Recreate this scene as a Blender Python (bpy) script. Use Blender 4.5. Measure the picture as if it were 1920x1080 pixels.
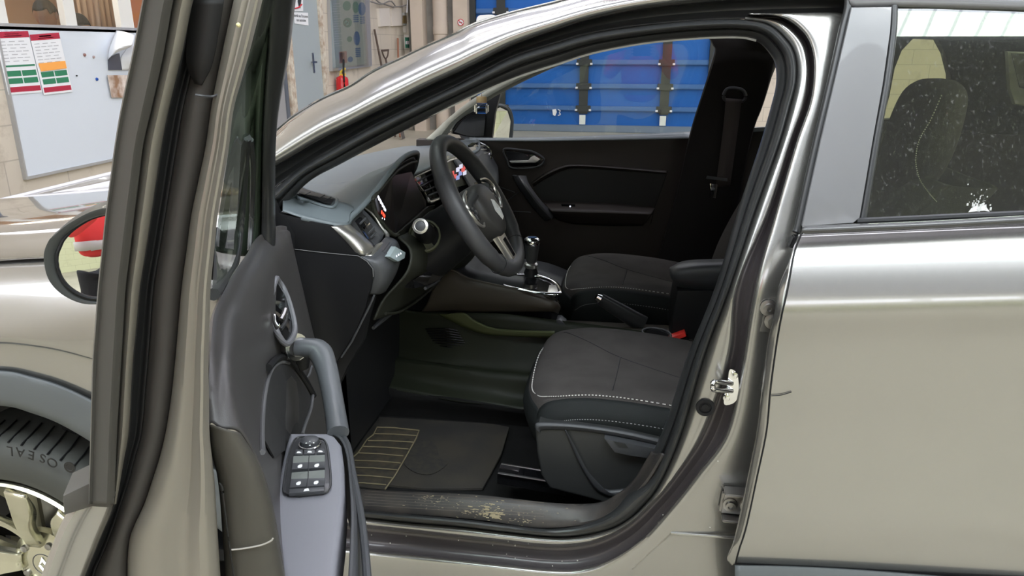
import bpy, bmesh, math, random
from mathutils import Vector, Matrix
random.seed(7)
for o in list(bpy.data.objects): bpy.data.objects.remove(o)
# ---------------------------------------------------------------- camera
C0 = Vector((1.24, -1.15, 1.42)); PITCH = math.radians(17.9); YAW = math.radians(9.6); F = 1400.0
cd = bpy.data.cameras.new('camera'); cam = bpy.data.objects.new('camera', cd)
bpy.context.scene.collection.objects.link(cam)
cd.sensor_width = 36; cd.lens = F/1920*36; cd.clip_start = 0.02; cd.clip_end = 100
cam.location = C0; cam.rotation_euler = (math.pi/2-PITCH, 0, YAW)
cd.dof.use_dof = False
bpy.context.scene.camera = cam
S = bpy.context.scene
S.view_settings.view_transform = 'Standard'; S.view_settings.look = 'None'
S.view_settings.gamma = 1; S.view_settings.use_curve_mapping = False
S.view_settings.exposure = 0.26
w = bpy.data.worlds.new('world'); S.world = w; w.use_nodes = True
w.node_tree.nodes['Background'].inputs[0].default_value = (0.8, 0.9, 1, 1)
w.node_tree.nodes['Background'].inputs[1].default_value = 0.3
# the workshop's roof light and tube lamps, and the added roof strips, are lit meshes, see ROOF_LIGHTS below
SKY_POWER = 8.0; TUBE_POWER = 30.0
# ---------------------------------------------------------------- a pixel of the photograph -> a point on a plane of the place
_cy, _sy = math.cos(YAW), math.sin(YAW)
_RT = Vector((_cy, _sy, 0)); _FW = Vector((-_sy, _cy, 0))
def ray(px, py):
    u = px-960; v = py-540
    down = v*math.cos(PITCH)+F*math.sin(PITCH); fw = F*math.cos(PITCH)-v*math.sin(PITCH)
    return _RT*u + _FW*fw + Vector((0, 0, -down))
def PY(px, py, y):
    d = ray(px, py); return C0 + d*((y-C0.y)/d.y)
def PX(px, py, x):
    d = ray(px, py); return C0 + d*((x-C0.x)/d.x)
def PZ(px, py, z):
    d = ray(px, py); return C0 + d*((z-C0.z)/d.z)
def yb(z):
    return 0.06 + max(0, z-1.05)*0.42
def PB(px, py, off=0.0):
    y = 0.08+off
    for i in range(6):
        p = PY(px, py, y); y = yb(p.z)+off
    return PY(px, py, y)
# door frame of reference: hinge point, direction along the open door, its inward normal
DH = Vector((0.50, 0.03, 0)); DA = math.radians(62)
DE = Vector((math.cos(DA), -math.sin(DA), 0)); DN = Vector((math.sin(DA), math.cos(DA), 0))
def PU(px, py, u):
    d = ray(px, py); return C0 + d*((u-(C0-DH).dot(DE))/d.dot(DE))
def DW(u, w, z):
    return DH + DE*u + DN*w + Vector((0, 0, z))
# ---------------------------------------------------------------- materials
MATS = {}
def mat(name, col, rough=0.5, metal=0.0, coat=0.0, bump=0.0, bscale=200.0, var=0.0, vscale=8.0, emit=0.0, spec=0.5, col2=None, trans=0.0, ior=1.45, alpha=1.0, coatr=0.03, sheen=0.0):
    if name in MATS: return MATS[name]
    m = bpy.data.materials.new(name); m.use_nodes = True; nt = m.node_tree
    b = nt.nodes['Principled BSDF']
    b.inputs['Base Color'].default_value = (*col, 1); b.inputs['Roughness'].default_value = rough
    b.inputs['Metallic'].default_value = metal; b.inputs['Coat Weight'].default_value = coat
    b.inputs['Coat Roughness'].default_value = coatr
    b.inputs['Specular IOR Level'].default_value = spec
    b.inputs['Transmission Weight'].default_value = trans; b.inputs['IOR'].default_value = ior
    b.inputs['Alpha'].default_value = alpha
    b.inputs['Sheen Weight'].default_value = sheen
    if emit > 0:
        b.inputs['Emission Color'].default_value = (*col, 1); b.inputs['Emission Strength'].default_value = emit
    tc = None
    if bump > 0 or var > 0 or col2: tc = nt.nodes.new('ShaderNodeTexCoord')
    if bump > 0:
        n = nt.nodes.new('ShaderNodeTexNoise'); n.inputs['Scale'].default_value = bscale; n.inputs['Detail'].default_value = 3
        nt.links.new(tc.outputs['Object'], n.inputs['Vector'])
        bp = nt.nodes.new('ShaderNodeBump'); bp.inputs['Strength'].default_value = bump; bp.inputs['Distance'].default_value = 0.002
        nt.links.new(n.outputs[0], bp.inputs['Height']); nt.links.new(bp.outputs[0], b.inputs['Normal'])
    if var > 0 or col2:
        n = nt.nodes.new('ShaderNodeTexNoise'); n.inputs['Scale'].default_value = vscale; n.inputs['Detail'].default_value = 6
        nt.links.new(tc.outputs['Object'], n.inputs['Vector'])
        r = nt.nodes.new('ShaderNodeValToRGB')
        c2 = col2 if col2 else tuple(c*(1-var) for c in col)
        r.color_ramp.elements[0].position = 0.35; r.color_ramp.elements[1].position = 0.65
        r.color_ramp.elements[0].color = (*c2, 1); r.color_ramp.elements[1].color = (*col, 1)
        nt.links.new(n.outputs[0], r.inputs[0]); nt.links.new(r.outputs[0], b.inputs['Base Color'])
    MATS[name] = m; return m
def nodes(m): return m.node_tree.nodes, m.node_tree.links, m.node_tree.nodes['Principled BSDF']
PAINT = mat('grey metallic paint', (0.36, 0.352, 0.335), rough=0.27, metal=0.85, coat=1.0, bump=0.03, bscale=900)
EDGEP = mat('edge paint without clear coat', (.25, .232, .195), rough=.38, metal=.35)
RUBBER = mat('black rubber', (0.014, 0.014, 0.015), rough=0.42, spec=0.2)
RUBS = mat('smooth black rubber', (0.03, 0.031, 0.032), rough=0.3)
PLAST = mat('black grained plastic', (0.028, 0.028, 0.029), rough=0.5, bump=0.15, bscale=1400)
PLASTG = mat('charcoal soft plastic', (0.055, 0.057, 0.062), rough=0.42, bump=0.12, bscale=1600)
PLASTC = mat('door card plastic', (0.056, 0.053, 0.053), rough=0.38, bump=0.12, bscale=1600)
GLOSS = mat('gloss black', (0.008, 0.008, 0.009), rough=0.08, coat=0.5)
CHROME = mat('chrome', (0.8, 0.8, 0.8), rough=0.08, metal=1)
SATIN = mat('satin silver trim', (0.62, 0.6, 0.56), rough=0.3, metal=0.9)
FABRIC = mat('dark seat fabric', (0.066, 0.060, 0.057), rough=0.95, bump=0.5, bscale=900, var=0.18, vscale=14, spec=0.2)
LEATH = mat('black side fabric', (0.015, 0.017, 0.017), rough=0.65, spec=0.2, bump=0.2, bscale=700)
WLEATH = mat('steering wheel leather', (0.045, 0.045, 0.047), rough=0.42, bump=0.12, bscale=1500)
STITCH = mat('white stitching', (0.6, 0.58, 0.55), rough=0.8)
CARPET = mat('black carpet', (0.02, 0.02, 0.02), rough=1.0, spec=0.2, bump=0.8, bscale=1500, var=0.3, vscale=12)
CLAD = mat('grey grained cladding', (0.10, 0.11, 0.115), rough=0.5, bump=0.1, bscale=1500)
PILC = mat('satin grey pillar cover', (0.16, 0.16, 0.165), rough=0.28, coat=0.3)
HEADL = mat('light grey headliner', (0.42, 0.42, 0.40), rough=0.9, bump=0.1)
WHITE = mat('white marking', (0.85, 0.85, 0.85), rough=0.5)
STEEL = mat('dark zinc steel', (0.35, 0.34, 0.33), rough=0.35, metal=1)
PAPER = mat('white paper', (0.78, 0.78, 0.80), rough=0.7)
def glassmat(name, col, refl_rough=0.0, refk=1.0, dirt=0.0, ior=1.38):
    m = bpy.data.materials.new(name); m.use_nodes = True; nt = m.node_tree
    nt.nodes.remove(nt.nodes['Principled BSDF']); out = nt.nodes['Material Output']
    t = nt.nodes.new('ShaderNodeBsdfTransparent'); t.inputs[0].default_value = (*col, 1)
    g = nt.nodes.new('ShaderNodeBsdfGlossy'); g.inputs['Roughness'].default_value = refl_rough; g.inputs[0].default_value = (1, 1, 1, 1)
    fr = nt.nodes.new('ShaderNodeFresnel'); fr.inputs[0].default_value = ior
    mk = nt.nodes.new('ShaderNodeMath'); mk.operation = 'MULTIPLY'; mk.inputs[1].default_value = refk; nt.links.new(fr.outputs[0], mk.inputs[0])
    mx = nt.nodes.new('ShaderNodeMixShader'); nt.links.new(mk.outputs[0], mx.inputs[0])
    nt.links.new(t.outputs[0], mx.inputs[1]); nt.links.new(g.outputs[0], mx.inputs[2]); last = mx
    if dirt > 0:
        tc = nt.nodes.new('ShaderNodeTexCoord'); n = nt.nodes.new('ShaderNodeTexNoise'); n.inputs['Scale'].default_value = 260; n.inputs['Detail'].default_value = 4
        mp = nt.nodes.new('ShaderNodeMapping'); mp.inputs['Scale'].default_value = (1, 1, 0.45)
        nt.links.new(tc.outputs['Object'], mp.inputs[0]); nt.links.new(mp.outputs[0], n.inputs['Vector'])
        r = nt.nodes.new('ShaderNodeValToRGB'); r.color_ramp.elements[0].position = 0.60; r.color_ramp.elements[1].position = 0.78
        r.color_ramp.elements[1].color = (dirt, dirt, dirt, 1)
        nt.links.new(n.outputs[0], r.inputs[0])
        d = nt.nodes.new('ShaderNodeBsdfDiffuse'); d.inputs[0].default_value = (0.45, 0.45, 0.43, 1)
        m2 = nt.nodes.new('ShaderNodeMixShader'); nt.links.new(r.outputs[0], m2.inputs[0]); nt.links.new(mx.outputs[0], m2.inputs[1]); nt.links.new(d.outputs[0], m2.inputs[2]); last = m2
    nt.links.new(last.outputs[0], out.inputs[0]); MATS[name] = m; return m
TINT = glassmat('tinted green glass', (0.74, 0.78, 0.62), dirt=0.22, refk=1.7, ior=1.55)
CLEAR = glassmat('clear green glass', (0.80, 0.88, 0.82))
WSG = glassmat('hazy windscreen glass', (0.66, 0.74, 0.68), refk=1.6, ior=1.5)
CLEARP = glassmat('clear window glass', (0.93, 0.95, 0.93))
DUSTG = glassmat('dusty old glass', (0.9, 0.9, 0.88), refk=0.15)
# ---------------------------------------------------------------- object helpers
COL = S.collection
def wloc(o):
    v = Vector((0, 0, 0))
    while o is not None: v = v + o.location; o = o.parent
    return v
def link(name, me, m, parent=None, kind=None, smooth=True, ang=40, label=None, cat=None, group=None):
    o = bpy.data.objects.new(name, me); COL.objects.link(o)
    if m is not None and len(me.materials) == 0: me.materials.append(m)
    if parent is not None:
        o.parent = parent; o.location = -wloc(parent)
    if smooth:
        me.polygons.foreach_set('use_smooth', [True]*len(me.polygons))
        try: me.set_sharp_from_angle(angle=math.radians(ang))
        except Exception: pass
    if kind: o['kind'] = kind
    if label: o['label'] = label
    if cat: o['category'] = cat
    if group: o['group'] = group
    return o
def thing(name, loc, label, cat, group=None):
    o = bpy.data.objects.new(name, None); COL.objects.link(o); o.location = loc; o.empty_display_size = 0.1
    o['label'] = label; o['category'] = cat
    if group: o['group'] = group
    return o
def mesh_of(bm, name='m'):
    me = bpy.data.meshes.new(name); bm.normal_update(); bm.to_mesh(me); bm.free(); return me
def cat_rom(pts, n, closed=False):
    k = len(pts); out = []
    if k == 1: return [pts[0]]*n
    segs = k if closed else k-1
    for i in range(n):
        t = i*segs/(n if closed else (n-1)); s = min(int(t), segs-1); f = t-s
        if closed: p0, p1, p2, p3 = pts[(s-1) % k], pts[s % k], pts[(s+1) % k], pts[(s+2) % k]
        else:
            p1, p2 = pts[s], pts[s+1]
            p0 = pts[s-1] if s > 0 else p1*2-p2
            p3 = pts[s+2] if s+2 < k else p2*2-p1
        out.append(0.5*((2*p1)+(p2-p0)*f+(2*p0-5*p1+4*p2-p3)*f*f+(3*p1-p0-3*p2+p3)*f*f*f))
    return out
def arc_res(pts, n):
    fine = cat_rom(pts, max(60, len(pts)*12)); L = [0]
    for a, b in zip(fine, fine[1:]): L.append(L[-1]+(b-a).length)
    out = []; j = 0
    for i in range(n):
        d = L[-1]*i/(n-1)
        while j < len(L)-2 and L[j+1] < d: j += 1
        seg = L[j+1]-L[j]; f = 0 if seg == 0 else (d-L[j])/seg
        out.append(fine[j].lerp(fine[j+1], f))
    return out
def grid_mesh(R, bm=None, closed=False):
    own = bm is None
    if own: bm = bmesh.new()
    V = [[bm.verts.new(p) for p in row] for row in R]
    for a, b in zip(V, V[1:]):
        k = len(a)
        for i in range(k if closed else k-1):
            try: bm.faces.new((a[i], a[(i+1) % k], b[(i+1) % k], b[i]))
            except ValueError: pass
    return bm
def loft(name, rows, m, parent=None, n=None, cross=1, thick=0.0, off=0.0, closed=False, arc=False, **kw):
    rows = [[Vector(p) for p in r] for r in rows]
    same = len(set(len(r) for r in rows)) == 1
    if n is None: n = max(len(r) for r in rows)*6
    if same and not arc: R = [cat_rom(r, n, closed) for r in rows]
    else: R = [arc_res(r, n) for r in rows]
    if cross > 1:
        cols = [cat_rom([R[j][i] for j in range(len(R))], (len(R)-1)*cross+1) for i in range(n)]
        R = [[cols[i][j] for i in range(n)] for j in range(len(cols[0]))]
    bm = grid_mesh(R, closed=closed); bmesh.ops.recalc_face_normals(bm, faces=bm.faces)
    o = link(name, mesh_of(bm, name), m, parent, **kw)
    if thick:
        s = o.modifiers.new('s', 'SOLIDIFY'); s.thickness = thick; s.offset = off
    return o
def tube_bm(pts, r, n=8, bm=None, caps=True, flat=1.0, up=Vector((0, 0, 1)), closed=False):
    if bm is None: bm = bmesh.new()
    pts = [Vector(p) for p in pts]; k = len(pts)
    rs = r if isinstance(r, (list, tuple)) else [r]*k
    rings = []
    for i in range(k):
        if closed: t = pts[(i+1) % k]-pts[(i-1) % k]
        else: t = pts[min(i+1, k-1)]-pts[max(i-1, 0)]
        t = t.normalized() if t.length > 0 else Vector((0, 0, 1))
        a = t.cross(up)
        if a.length < 1e-4: a = t.cross(Vector((1, 0.01, 0)))
        a.normalize(); b = a.cross(t).normalized()
        rings.append([bm.verts.new(pts[i]+(a*math.cos(2*math.pi*j/n)+b*math.sin(2*math.pi*j/n)*flat)*rs[i]) for j in range(n)])
    for i in range(k if closed else k-1):
        A = rings[i]; B = rings[(i+1) % k]
        for j in range(n): bm.faces.new((A[j], A[(j+1) % n], B[(j+1) % n], B[j]))
    if caps and not closed:
        bm.faces.new(rings[0][::-1]); bm.faces.new(rings[-1])
    return bm
def tube(name, pts, r, m, parent=None, n=8, res=None, flat=1.0, closed=False, up=Vector((0, 0, 1)), **kw):
    pts = [Vector(p) for p in pts]
    if res:
        if isinstance(r, (list, tuple)):
            vr = cat_rom([Vector((q, 0, 0)) for q in r], res, closed); r = [v.x for v in vr]
        pts = cat_rom(pts, res, closed)
    return link(name, mesh_of(tube_bm(pts, r, n, flat=flat, closed=closed, up=up), name), m, parent, **kw)
def slab(name, pts, m, parent=None, ext=(0, 0.01, 0), bevel=0.0, seg=2, smoothc=0, **kw):
    """outline given as 3D points, filled and thickened along ext"""
    pts = [Vector(p) for p in pts]
    if smoothc: pts = cat_rom(pts, smoothc, True)
    bm = bmesh.new(); e = Vector(ext)
    a = [bm.verts.new(p) for p in pts]; b = [bm.verts.new(p+e) for p in pts]; k = len(pts)
    for i in range(k): bm.faces.new((a[i], a[(i+1) % k], b[(i+1) % k], b[i]))
    f1 = bm.faces.new(a[::-1]); f2 = bm.faces.new(b)
    bmesh.ops.recalc_face_normals(bm, faces=bm.faces)
    if bevel > 0:
        ed = [x for x in bm.edges if x in set(f1.edges)]
        try: bmesh.ops.bevel(bm, geom=ed, offset=bevel, segments=seg, affect='EDGES', profile=0.6)
        except Exception: pass
    big = [f for f in bm.faces if len(f.verts) > 4]
    bmesh.ops.triangulate(bm, faces=big)
    return link(name, mesh_of(bm, name), m, parent, **kw)
def box_bm(x0, x1, y0, y1, z0, z1, bm=None, bevel=0.0):
    own = bm is None
    if own: bm = bmesh.new()
    t = bmesh.new(); bmesh.ops.create_cube(t, size=1)
    for v in t.verts: v.co = Vector(((x0+x1)/2+v.co.x*(x1-x0), (y0+y1)/2+v.co.y*(y1-y0), (z0+z1)/2+v.co.z*(z1-z0)))
    if bevel: bmesh.ops.bevel(t, geom=t.edges[:], offset=bevel, segments=2, affect='EDGES')
    me = bpy.data.meshes.new('t'); t.to_mesh(me); t.free(); bm.from_mesh(me); bpy.data.meshes.remove(me)
    return bm
def box(name, x0, x1, y0, y1, z0, z1, m, parent=None, bevel=0.0, **kw):
    return link(name, mesh_of(box_bm(x0, x1, y0, y1, z0, z1, bevel=bevel), name), m, parent, **kw)
def obox_bm(c, ax, ay, az, sx, sy, sz, bm=None, bevel=0.0):
    """box centred c with axes"""
    if bm is None: bm = bmesh.new()
    t = bmesh.new(); bmesh.ops.create_cube(t, size=1)
    if bevel:
        for v in t.verts: v.co = Vector((v.co.x*sx, v.co.y*sy, v.co.z*sz))
        bmesh.ops.bevel(t, geom=t.edges[:], offset=bevel, segments=2, affect='EDGES')
        for v in t.verts: v.co = Vector(c)+ax*v.co.x+ay*v.co.y+az*v.co.z
    else:
        for v in t.verts: v.co = Vector(c)+ax*v.co.x*sx+ay*v.co.y*sy+az*v.co.z*sz
    me = bpy.data.meshes.new('t'); t.to_mesh(me); t.free(); bm.from_mesh(me); bpy.data.meshes.remove(me)
    return bm
def revolve_bm(c, axis, prof, n=24, bm=None, caps=True):
    """prof: (radius, distance along axis)"""
    if bm is None: bm = bmesh.new()
    axis = Vector(axis).normalized(); a = axis.orthogonal().normalized(); b = axis.cross(a)
    R = []
    for r, h in prof:
        R.append([bm.verts.new(Vector(c)+axis*h+(a*math.cos(2*math.pi*i/n)+b*math.sin(2*math.pi*i/n))*max(r, 1e-5)) for i in range(n)])
    for A, B in zip(R, R[1:]):
        for i in range(n): bm.faces.new((A[i], A[(i+1) % n], B[(i+1) % n], B[i]))
    if caps: bm.faces.new(R[0][::-1]); bm.faces.new(R[-1])
    bmesh.ops.recalc_face_normals(bm, faces=bm.faces)
    return bm
def revolve(name, c, axis, prof, m, parent=None, n=24, caps=True, **kw):
    return link(name, mesh_of(revolve_bm(c, axis, prof, n, caps=caps), name), m, parent, **kw)
from mathutils.bvhtree import BVHTree
def surf(o):
    off = wloc(o); me = o.data
    return BVHTree.FromPolygons([v.co+off for v in me.vertices], [tuple(f.vertices) for f in me.polygons])
def hit(bvh, px, py, lift=0.0, fb=None):
    d = ray(px, py).normalized(); r = bvh.ray_cast(C0, d)
    if r[0] is None: return fb
    n = r[1] if r[1].dot(d) < 0 else -r[1]
    return r[0]+n*lift
def text_obj(name, s, origin, xdir, ydir, size, m, parent=None, ext=0.0005, sx=1.0, **kw):
    cu = bpy.data.curves.new(name, 'FONT'); cu.body = s; cu.size = size; cu.extrude = ext; cu.align_x = 'CENTER'; cu.align_y = 'CENTER'
    to = bpy.data.objects.new(name, cu); COL.objects.link(to)
    dg = bpy.context.evaluated_depsgraph_get(); dg.update()
    me = bpy.data.meshes.new_from_object(to.evaluated_get(dg)); bpy.data.objects.remove(to)
    X = Vector(xdir).normalized(); Y = Vector(ydir).normalized(); Z = X.cross(Y)
    for v in me.vertices: v.co = Vector(origin)+X*v.co.x*sx+Y*v.co.y+Z*v.co.z
    me.materials.clear(); return link(name, me, m, parent, smooth=False, **kw)
# ================================================================ the workshop
XW = -2.93; YWB = 12.15
def mat_wall(name, base, stain, line_scale=(2.2, 4.2)):
    m = mat(name, base, rough=0.85, bump=0.3, bscale=30)
    nt = m.node_tree; N, L, b = nodes(m)
    tc = N.new('ShaderNodeTexCoord'); sep = N.new('ShaderNodeSeparateXYZ'); L.new(tc.outputs['Object'], sep.inputs[0])
    add = N.new('ShaderNodeMath'); add.operation = 'ADD'; L.new(sep.outputs[0], add.inputs[0]); L.new(sep.outputs[1], add.inputs[1])
    cmb = N.new('ShaderNodeCombineXYZ'); L.new(add.outputs[0], cmb.inputs[0]); L.new(sep.outputs[2], cmb.inputs[1])
    br = N.new('ShaderNodeTexBrick'); br.inputs['Scale'].default_value = 1.0; br.inputs['Mortar Size'].default_value = 0.006
    br.inputs['Brick Width'].default_value = 0.55; br.inputs['Row Height'].default_value = 0.23; br.inputs['Mortar Smooth'].default_value = 0.4
    br.inputs['Color1'].default_value = (*base, 1); br.inputs['Color2'].default_value = (*[c*0.95 for c in base], 1); br.inputs['Mortar'].default_value = (*[c*0.72 for c in base], 1)
    L.new(cmb.outputs[0], br.inputs['Vector'])
    n = N.new('ShaderNodeTexNoise'); n.inputs['Scale'].default_value = 2.3; n.inputs['Detail'].default_value = 9; n.inputs['Roughness'].default_value = 0.7
    L.new(tc.outputs['Object'], n.inputs['Vector'])
    r = N.new('ShaderNodeValToRGB'); r.color_ramp.elements[0].position = 0.56; r.color_ramp.elements[1].position = 0.72
    L.new(n.outputs[0], r.inputs[0])
    mx = N.new('ShaderNodeMix'); mx.data_type = 'RGBA'; L.new(r.outputs[0], mx.inputs[0]); L.new(br.outputs[0], mx.inputs[6]); mx.inputs[7].default_value = (*stain, 1)
    L.new(mx.outputs[2], b.inputs['Base Color']); return m
WALLM = mat_wall('painted block wall', (0.60, 0.53, 0.44), (0.40, 0.34, 0.27))
WALLG = mat_wall('painted block wall green', (0.60, 0.60, 0.38), (0.48, 0.48, 0.30))
FLOORM = mat('beige concrete floor', (0.42, 0.385, 0.30), rough=0.5, bump=0.2, bscale=25, col2=(0.35, 0.32, 0.245), vscale=1.3)
CEILM = mat('grey corrugated roof', (0.28, 0.28, 0.34), rough=0.7)
X1, Y0, Z1 = 13.0, -8.5, 5.6
box('floor', -5.7, X1+0.2, Y0-0.2, YWB+0.6, -0.2, 0, FLOORM, kind='structure', smooth=False)
box('ceiling', -5.7, X1+0.2, Y0-0.2, YWB+0.6, Z1, Z1+0.2, CEILM, kind='structure', smooth=False)
# roof light (translucent corrugated strip), added dimmer strips, and tube lamps
SKYM = mat('translucent roof sheet', (0.86, 0.94, 1.0), rough=0.6, emit=SKY_POWER)
N, L, b = nodes(SKYM); tc = N.new('ShaderNodeTexCoord'); wv = N.new('ShaderNodeTexWave'); wv.bands_direction = 'X'; wv.inputs['Scale'].default_value = 1.6; wv.inputs['Distortion'].default_value = 1.2
L.new(tc.outputs['Object'], wv.inputs[0]); rr = N.new('ShaderNodeValToRGB'); rr.color_ramp.elements[0].color = (0.5, 0.56, 0.62, 1); rr.color_ramp.elements[0].position = 0.02; rr.color_ramp.elements[1].position = 0.07; rr.color_ramp.elements[1].color = (0.86, 0.94, 1, 1)
L.new(wv.outputs[0], rr.inputs[0]); L.new(rr.outputs[0], b.inputs['Emission Color'])
TUBEM = mat('lit tube', (1, 1, 0.97), emit=TUBE_POWER)
LAMPH = mat('white lamp housing', (0.8, 0.8, 0.8), rough=0.4)
SKY_ADDED = mat('added dim roof sheet', (0.86, 0.87, 1.0), rough=0.6, emit=3.2)  # unseen dimmer strips, added to light the car from above
def rl(n, x0, x1, y0, y1):
    o = box('roof_light', x0, x1, y0, y1, Z1-0.06, Z1-0.003, SKYM if y0 < 0 else SKY_ADDED, kind='structure', smooth=False); o.name = n
for i, (a, b_, c, d) in enumerate([(-2.5, 12, -3.7, -1.6), (-2.5, 12, 0.9, 2.3), (-2.5, 12, 4.8, 6.4), (-2.5, 12, 9.0, 10.4)]): rl('trim_%d' % (i+10), a, b_, c, d)
for i, (x, y) in enumerate([(-0.2, -1.4), (2.9, -1.4), (-0.2, 2.4), (2.9, 2.4), (-0.2, 8.5), (2.9, 8.5), (6.5, 8.5), (6.5, -1.4)]):
    t = thing('tube_lamp', (x, y, 4.4), ['long white tube lamp hung over the bonnet', 'long white tube lamp hung over the front seats', 'long white tube lamp beyond the bonnet', 'long white tube lamp beyond the car roof', 'long white tube lamp by the far left corner', 'long white tube lamp before the blue door', 'long white tube lamp by the pale wall right of the blue door', 'long white tube lamp over the rear door'][i], 'lamp', 'tube lamps under the roof')
    box('housing', x-0.8, x+0.8, y-0.09, y+0.09, 4.4, 4.47, LAMPH, t, bevel=0.01)
    for s in (-1, 1): tube('tube', [(x-0.75, y+s*0.045, 4.38), (x+0.75, y+s*0.045, 4.38)], 0.018, TUBEM, t)
    for s in (-1, 1): tube('hanger', [(x+s*0.6, y, 4.47), (x+s*0.6, y, Z1)], 0.004, STEEL, t, n=6)
# left wall with the office window band, back wall with the door opening
W = lambda px, py, d=0.0: PX(px, py, XW+d)
zs = W(120, 50).z; yA = W(-60, 50).y; yB = W(255, 50).y+0.25
bm = box_bm(XW-0.25, XW, Y0, YWB, 0, zs)
box_bm(XW-0.25, XW, Y0, YWB, zs+1.1, Z1, bm); box_bm(XW-0.25, XW, Y0, yA-0.6, zs, zs+1.1, bm); box_bm(XW-0.25, XW, yB+0.5, YWB, zs, zs+1.1, bm)
link('wall_left', mesh_of(bm), WALLM, kind='structure', smooth=False)
dx0 = PY(883, 100, YWB).x; dx1 = PY(1338, 150, YWB).x
bm = box_bm(-3.2, dx0, YWB, YWB+0.3, 0, Z1); box_bm(dx1, X1, YWB, YWB+0.3, 0, Z1, bm); box_bm(dx0, dx1, YWB, YWB+0.3, 4.2, Z1, bm)
link('wall_back', mesh_of(bm), WALLM, kind='structure', smooth=False)
box('wall_right', X1, X1+0.2, Y0, YWB, 0, Z1, WALLG, kind='structure', smooth=False)
box('wall_front', -3.2, X1, Y0-0.2, Y0, 0, Z1, WALLG, kind='structure', smooth=False)
# unseen glowing panels, added for reflections in the car paint
GLOWP = mat('added glow panel', (0.90, 0.92, 1.0), rough=0.4, emit=3.2)
for i in range(7):
    box('window_%d' % (i+10), -2.6+i*2.2, -0.7+i*2.2, Y0+0.001, Y0+0.03, 2.9, 4.3, GLOWP, kind='structure', smooth=False)
for i in range(4):
    box('window_%d' % (i+20), XW+0.001, XW+0.03, Y0+0.4+i*1.9, Y0+1.9+i*1.9, 2.9, 4.3, GLOWP, kind='structure', smooth=False)  # same added panels on the left wall, out of view
# office behind the window band
OFF = mat('tan office wall', (0.60, 0.40, 0.26), rough=0.8, emit=0.0)
bm = box_bm(XW-2.55, XW-2.5, yA-0.8, yB+2.6, 0, 2.9); box_bm(XW-2.55, XW-0.25, yA-0.85, yA-0.8, 0, 2.9, bm); box_bm(XW-2.55, XW-0.25, yB+2.6, yB+2.65, 0, 2.9, bm); box_bm(XW-2.55, XW-0.25, yA-0.85, yB+2.65, 2.9, 2.95, bm)
link('wall_office', mesh_of(bm), OFF, kind='structure', smooth=False)
OLM = mat('office ceiling lamp', (1, 0.93, 0.8), emit=12)
t = thing('ceiling_lamp', (XW-0.9, (yA+yB)/2, 2.88), 'square ceiling lamp in the office behind the window band', 'lamp'); box('diffuser', XW-1.3, XW-0.5, (yA+yB)/2-0.9, (yA+yB)/2+0.9, 2.84, 2.9, OLM, t)
FRM = mat('cream window frame', (0.72, 0.70, 0.66), rough=0.5)
zt = zs+1.1
def mull(n, px, wd):
    p = W(px, 25); o = box('window_%d' % n, XW-0.04, XW+0.01, p.y, p.y+wd, zs, zt, FRM, kind='structure', smooth=False); return p.y
bm = box_bm(XW-0.2, XW+0.02, yA-0.6, yB+0.5, zs-0.03, zs+0.0); box_bm(XW-0.2, XW+0.02, yA-0.6, yB+0.5, zt-0.05, zt, bm)
link('window_1', mesh_of(bm), FRM, kind='structure', smooth=False)
m1 = mull(2, -20, 0.13); m2 = mull(3, 119, 0.11); m3 = mull(4, 222, 0.16); m4 = mull(5, -130, 0.1)
box('window_6', XW-0.10, XW-0.094, yA-0.6, yB+0.5, zs, zt, DUSTG, kind='structure', smooth=False)
# pleated blind inside
BL = mat('sandy curtain cloth', (0.62, 0.47, 0.36), rough=0.9)
p0 = PX(146, 20, XW-1.5).y; p1 = PX(222, 20, XW-1.5).y
rows = []
for zz in (zs+0.02, zs+0.5, zs+1.05): rows.append([Vector((XW-1.5+0.02*math.sin(i*1.3), p0+(p1-p0+0.1)*i/40, zz)) for i in range(41)])
c = loft('curtain', rows, BL, n=41, thick=0.004, label='sandy curtain hanging inside the office window', cat='curtain')
box('cupboard', XW-1.2, XW-0.7, PX(246, 20, XW-1.2).y, PX(246, 20, XW-1.2).y+.5, 0, 2.5, mat('orange wood', (0.55, 0.25, 0.08), rough=0.6), label='orange wooden cupboard at the right end of the office', cat='cupboard')
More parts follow.
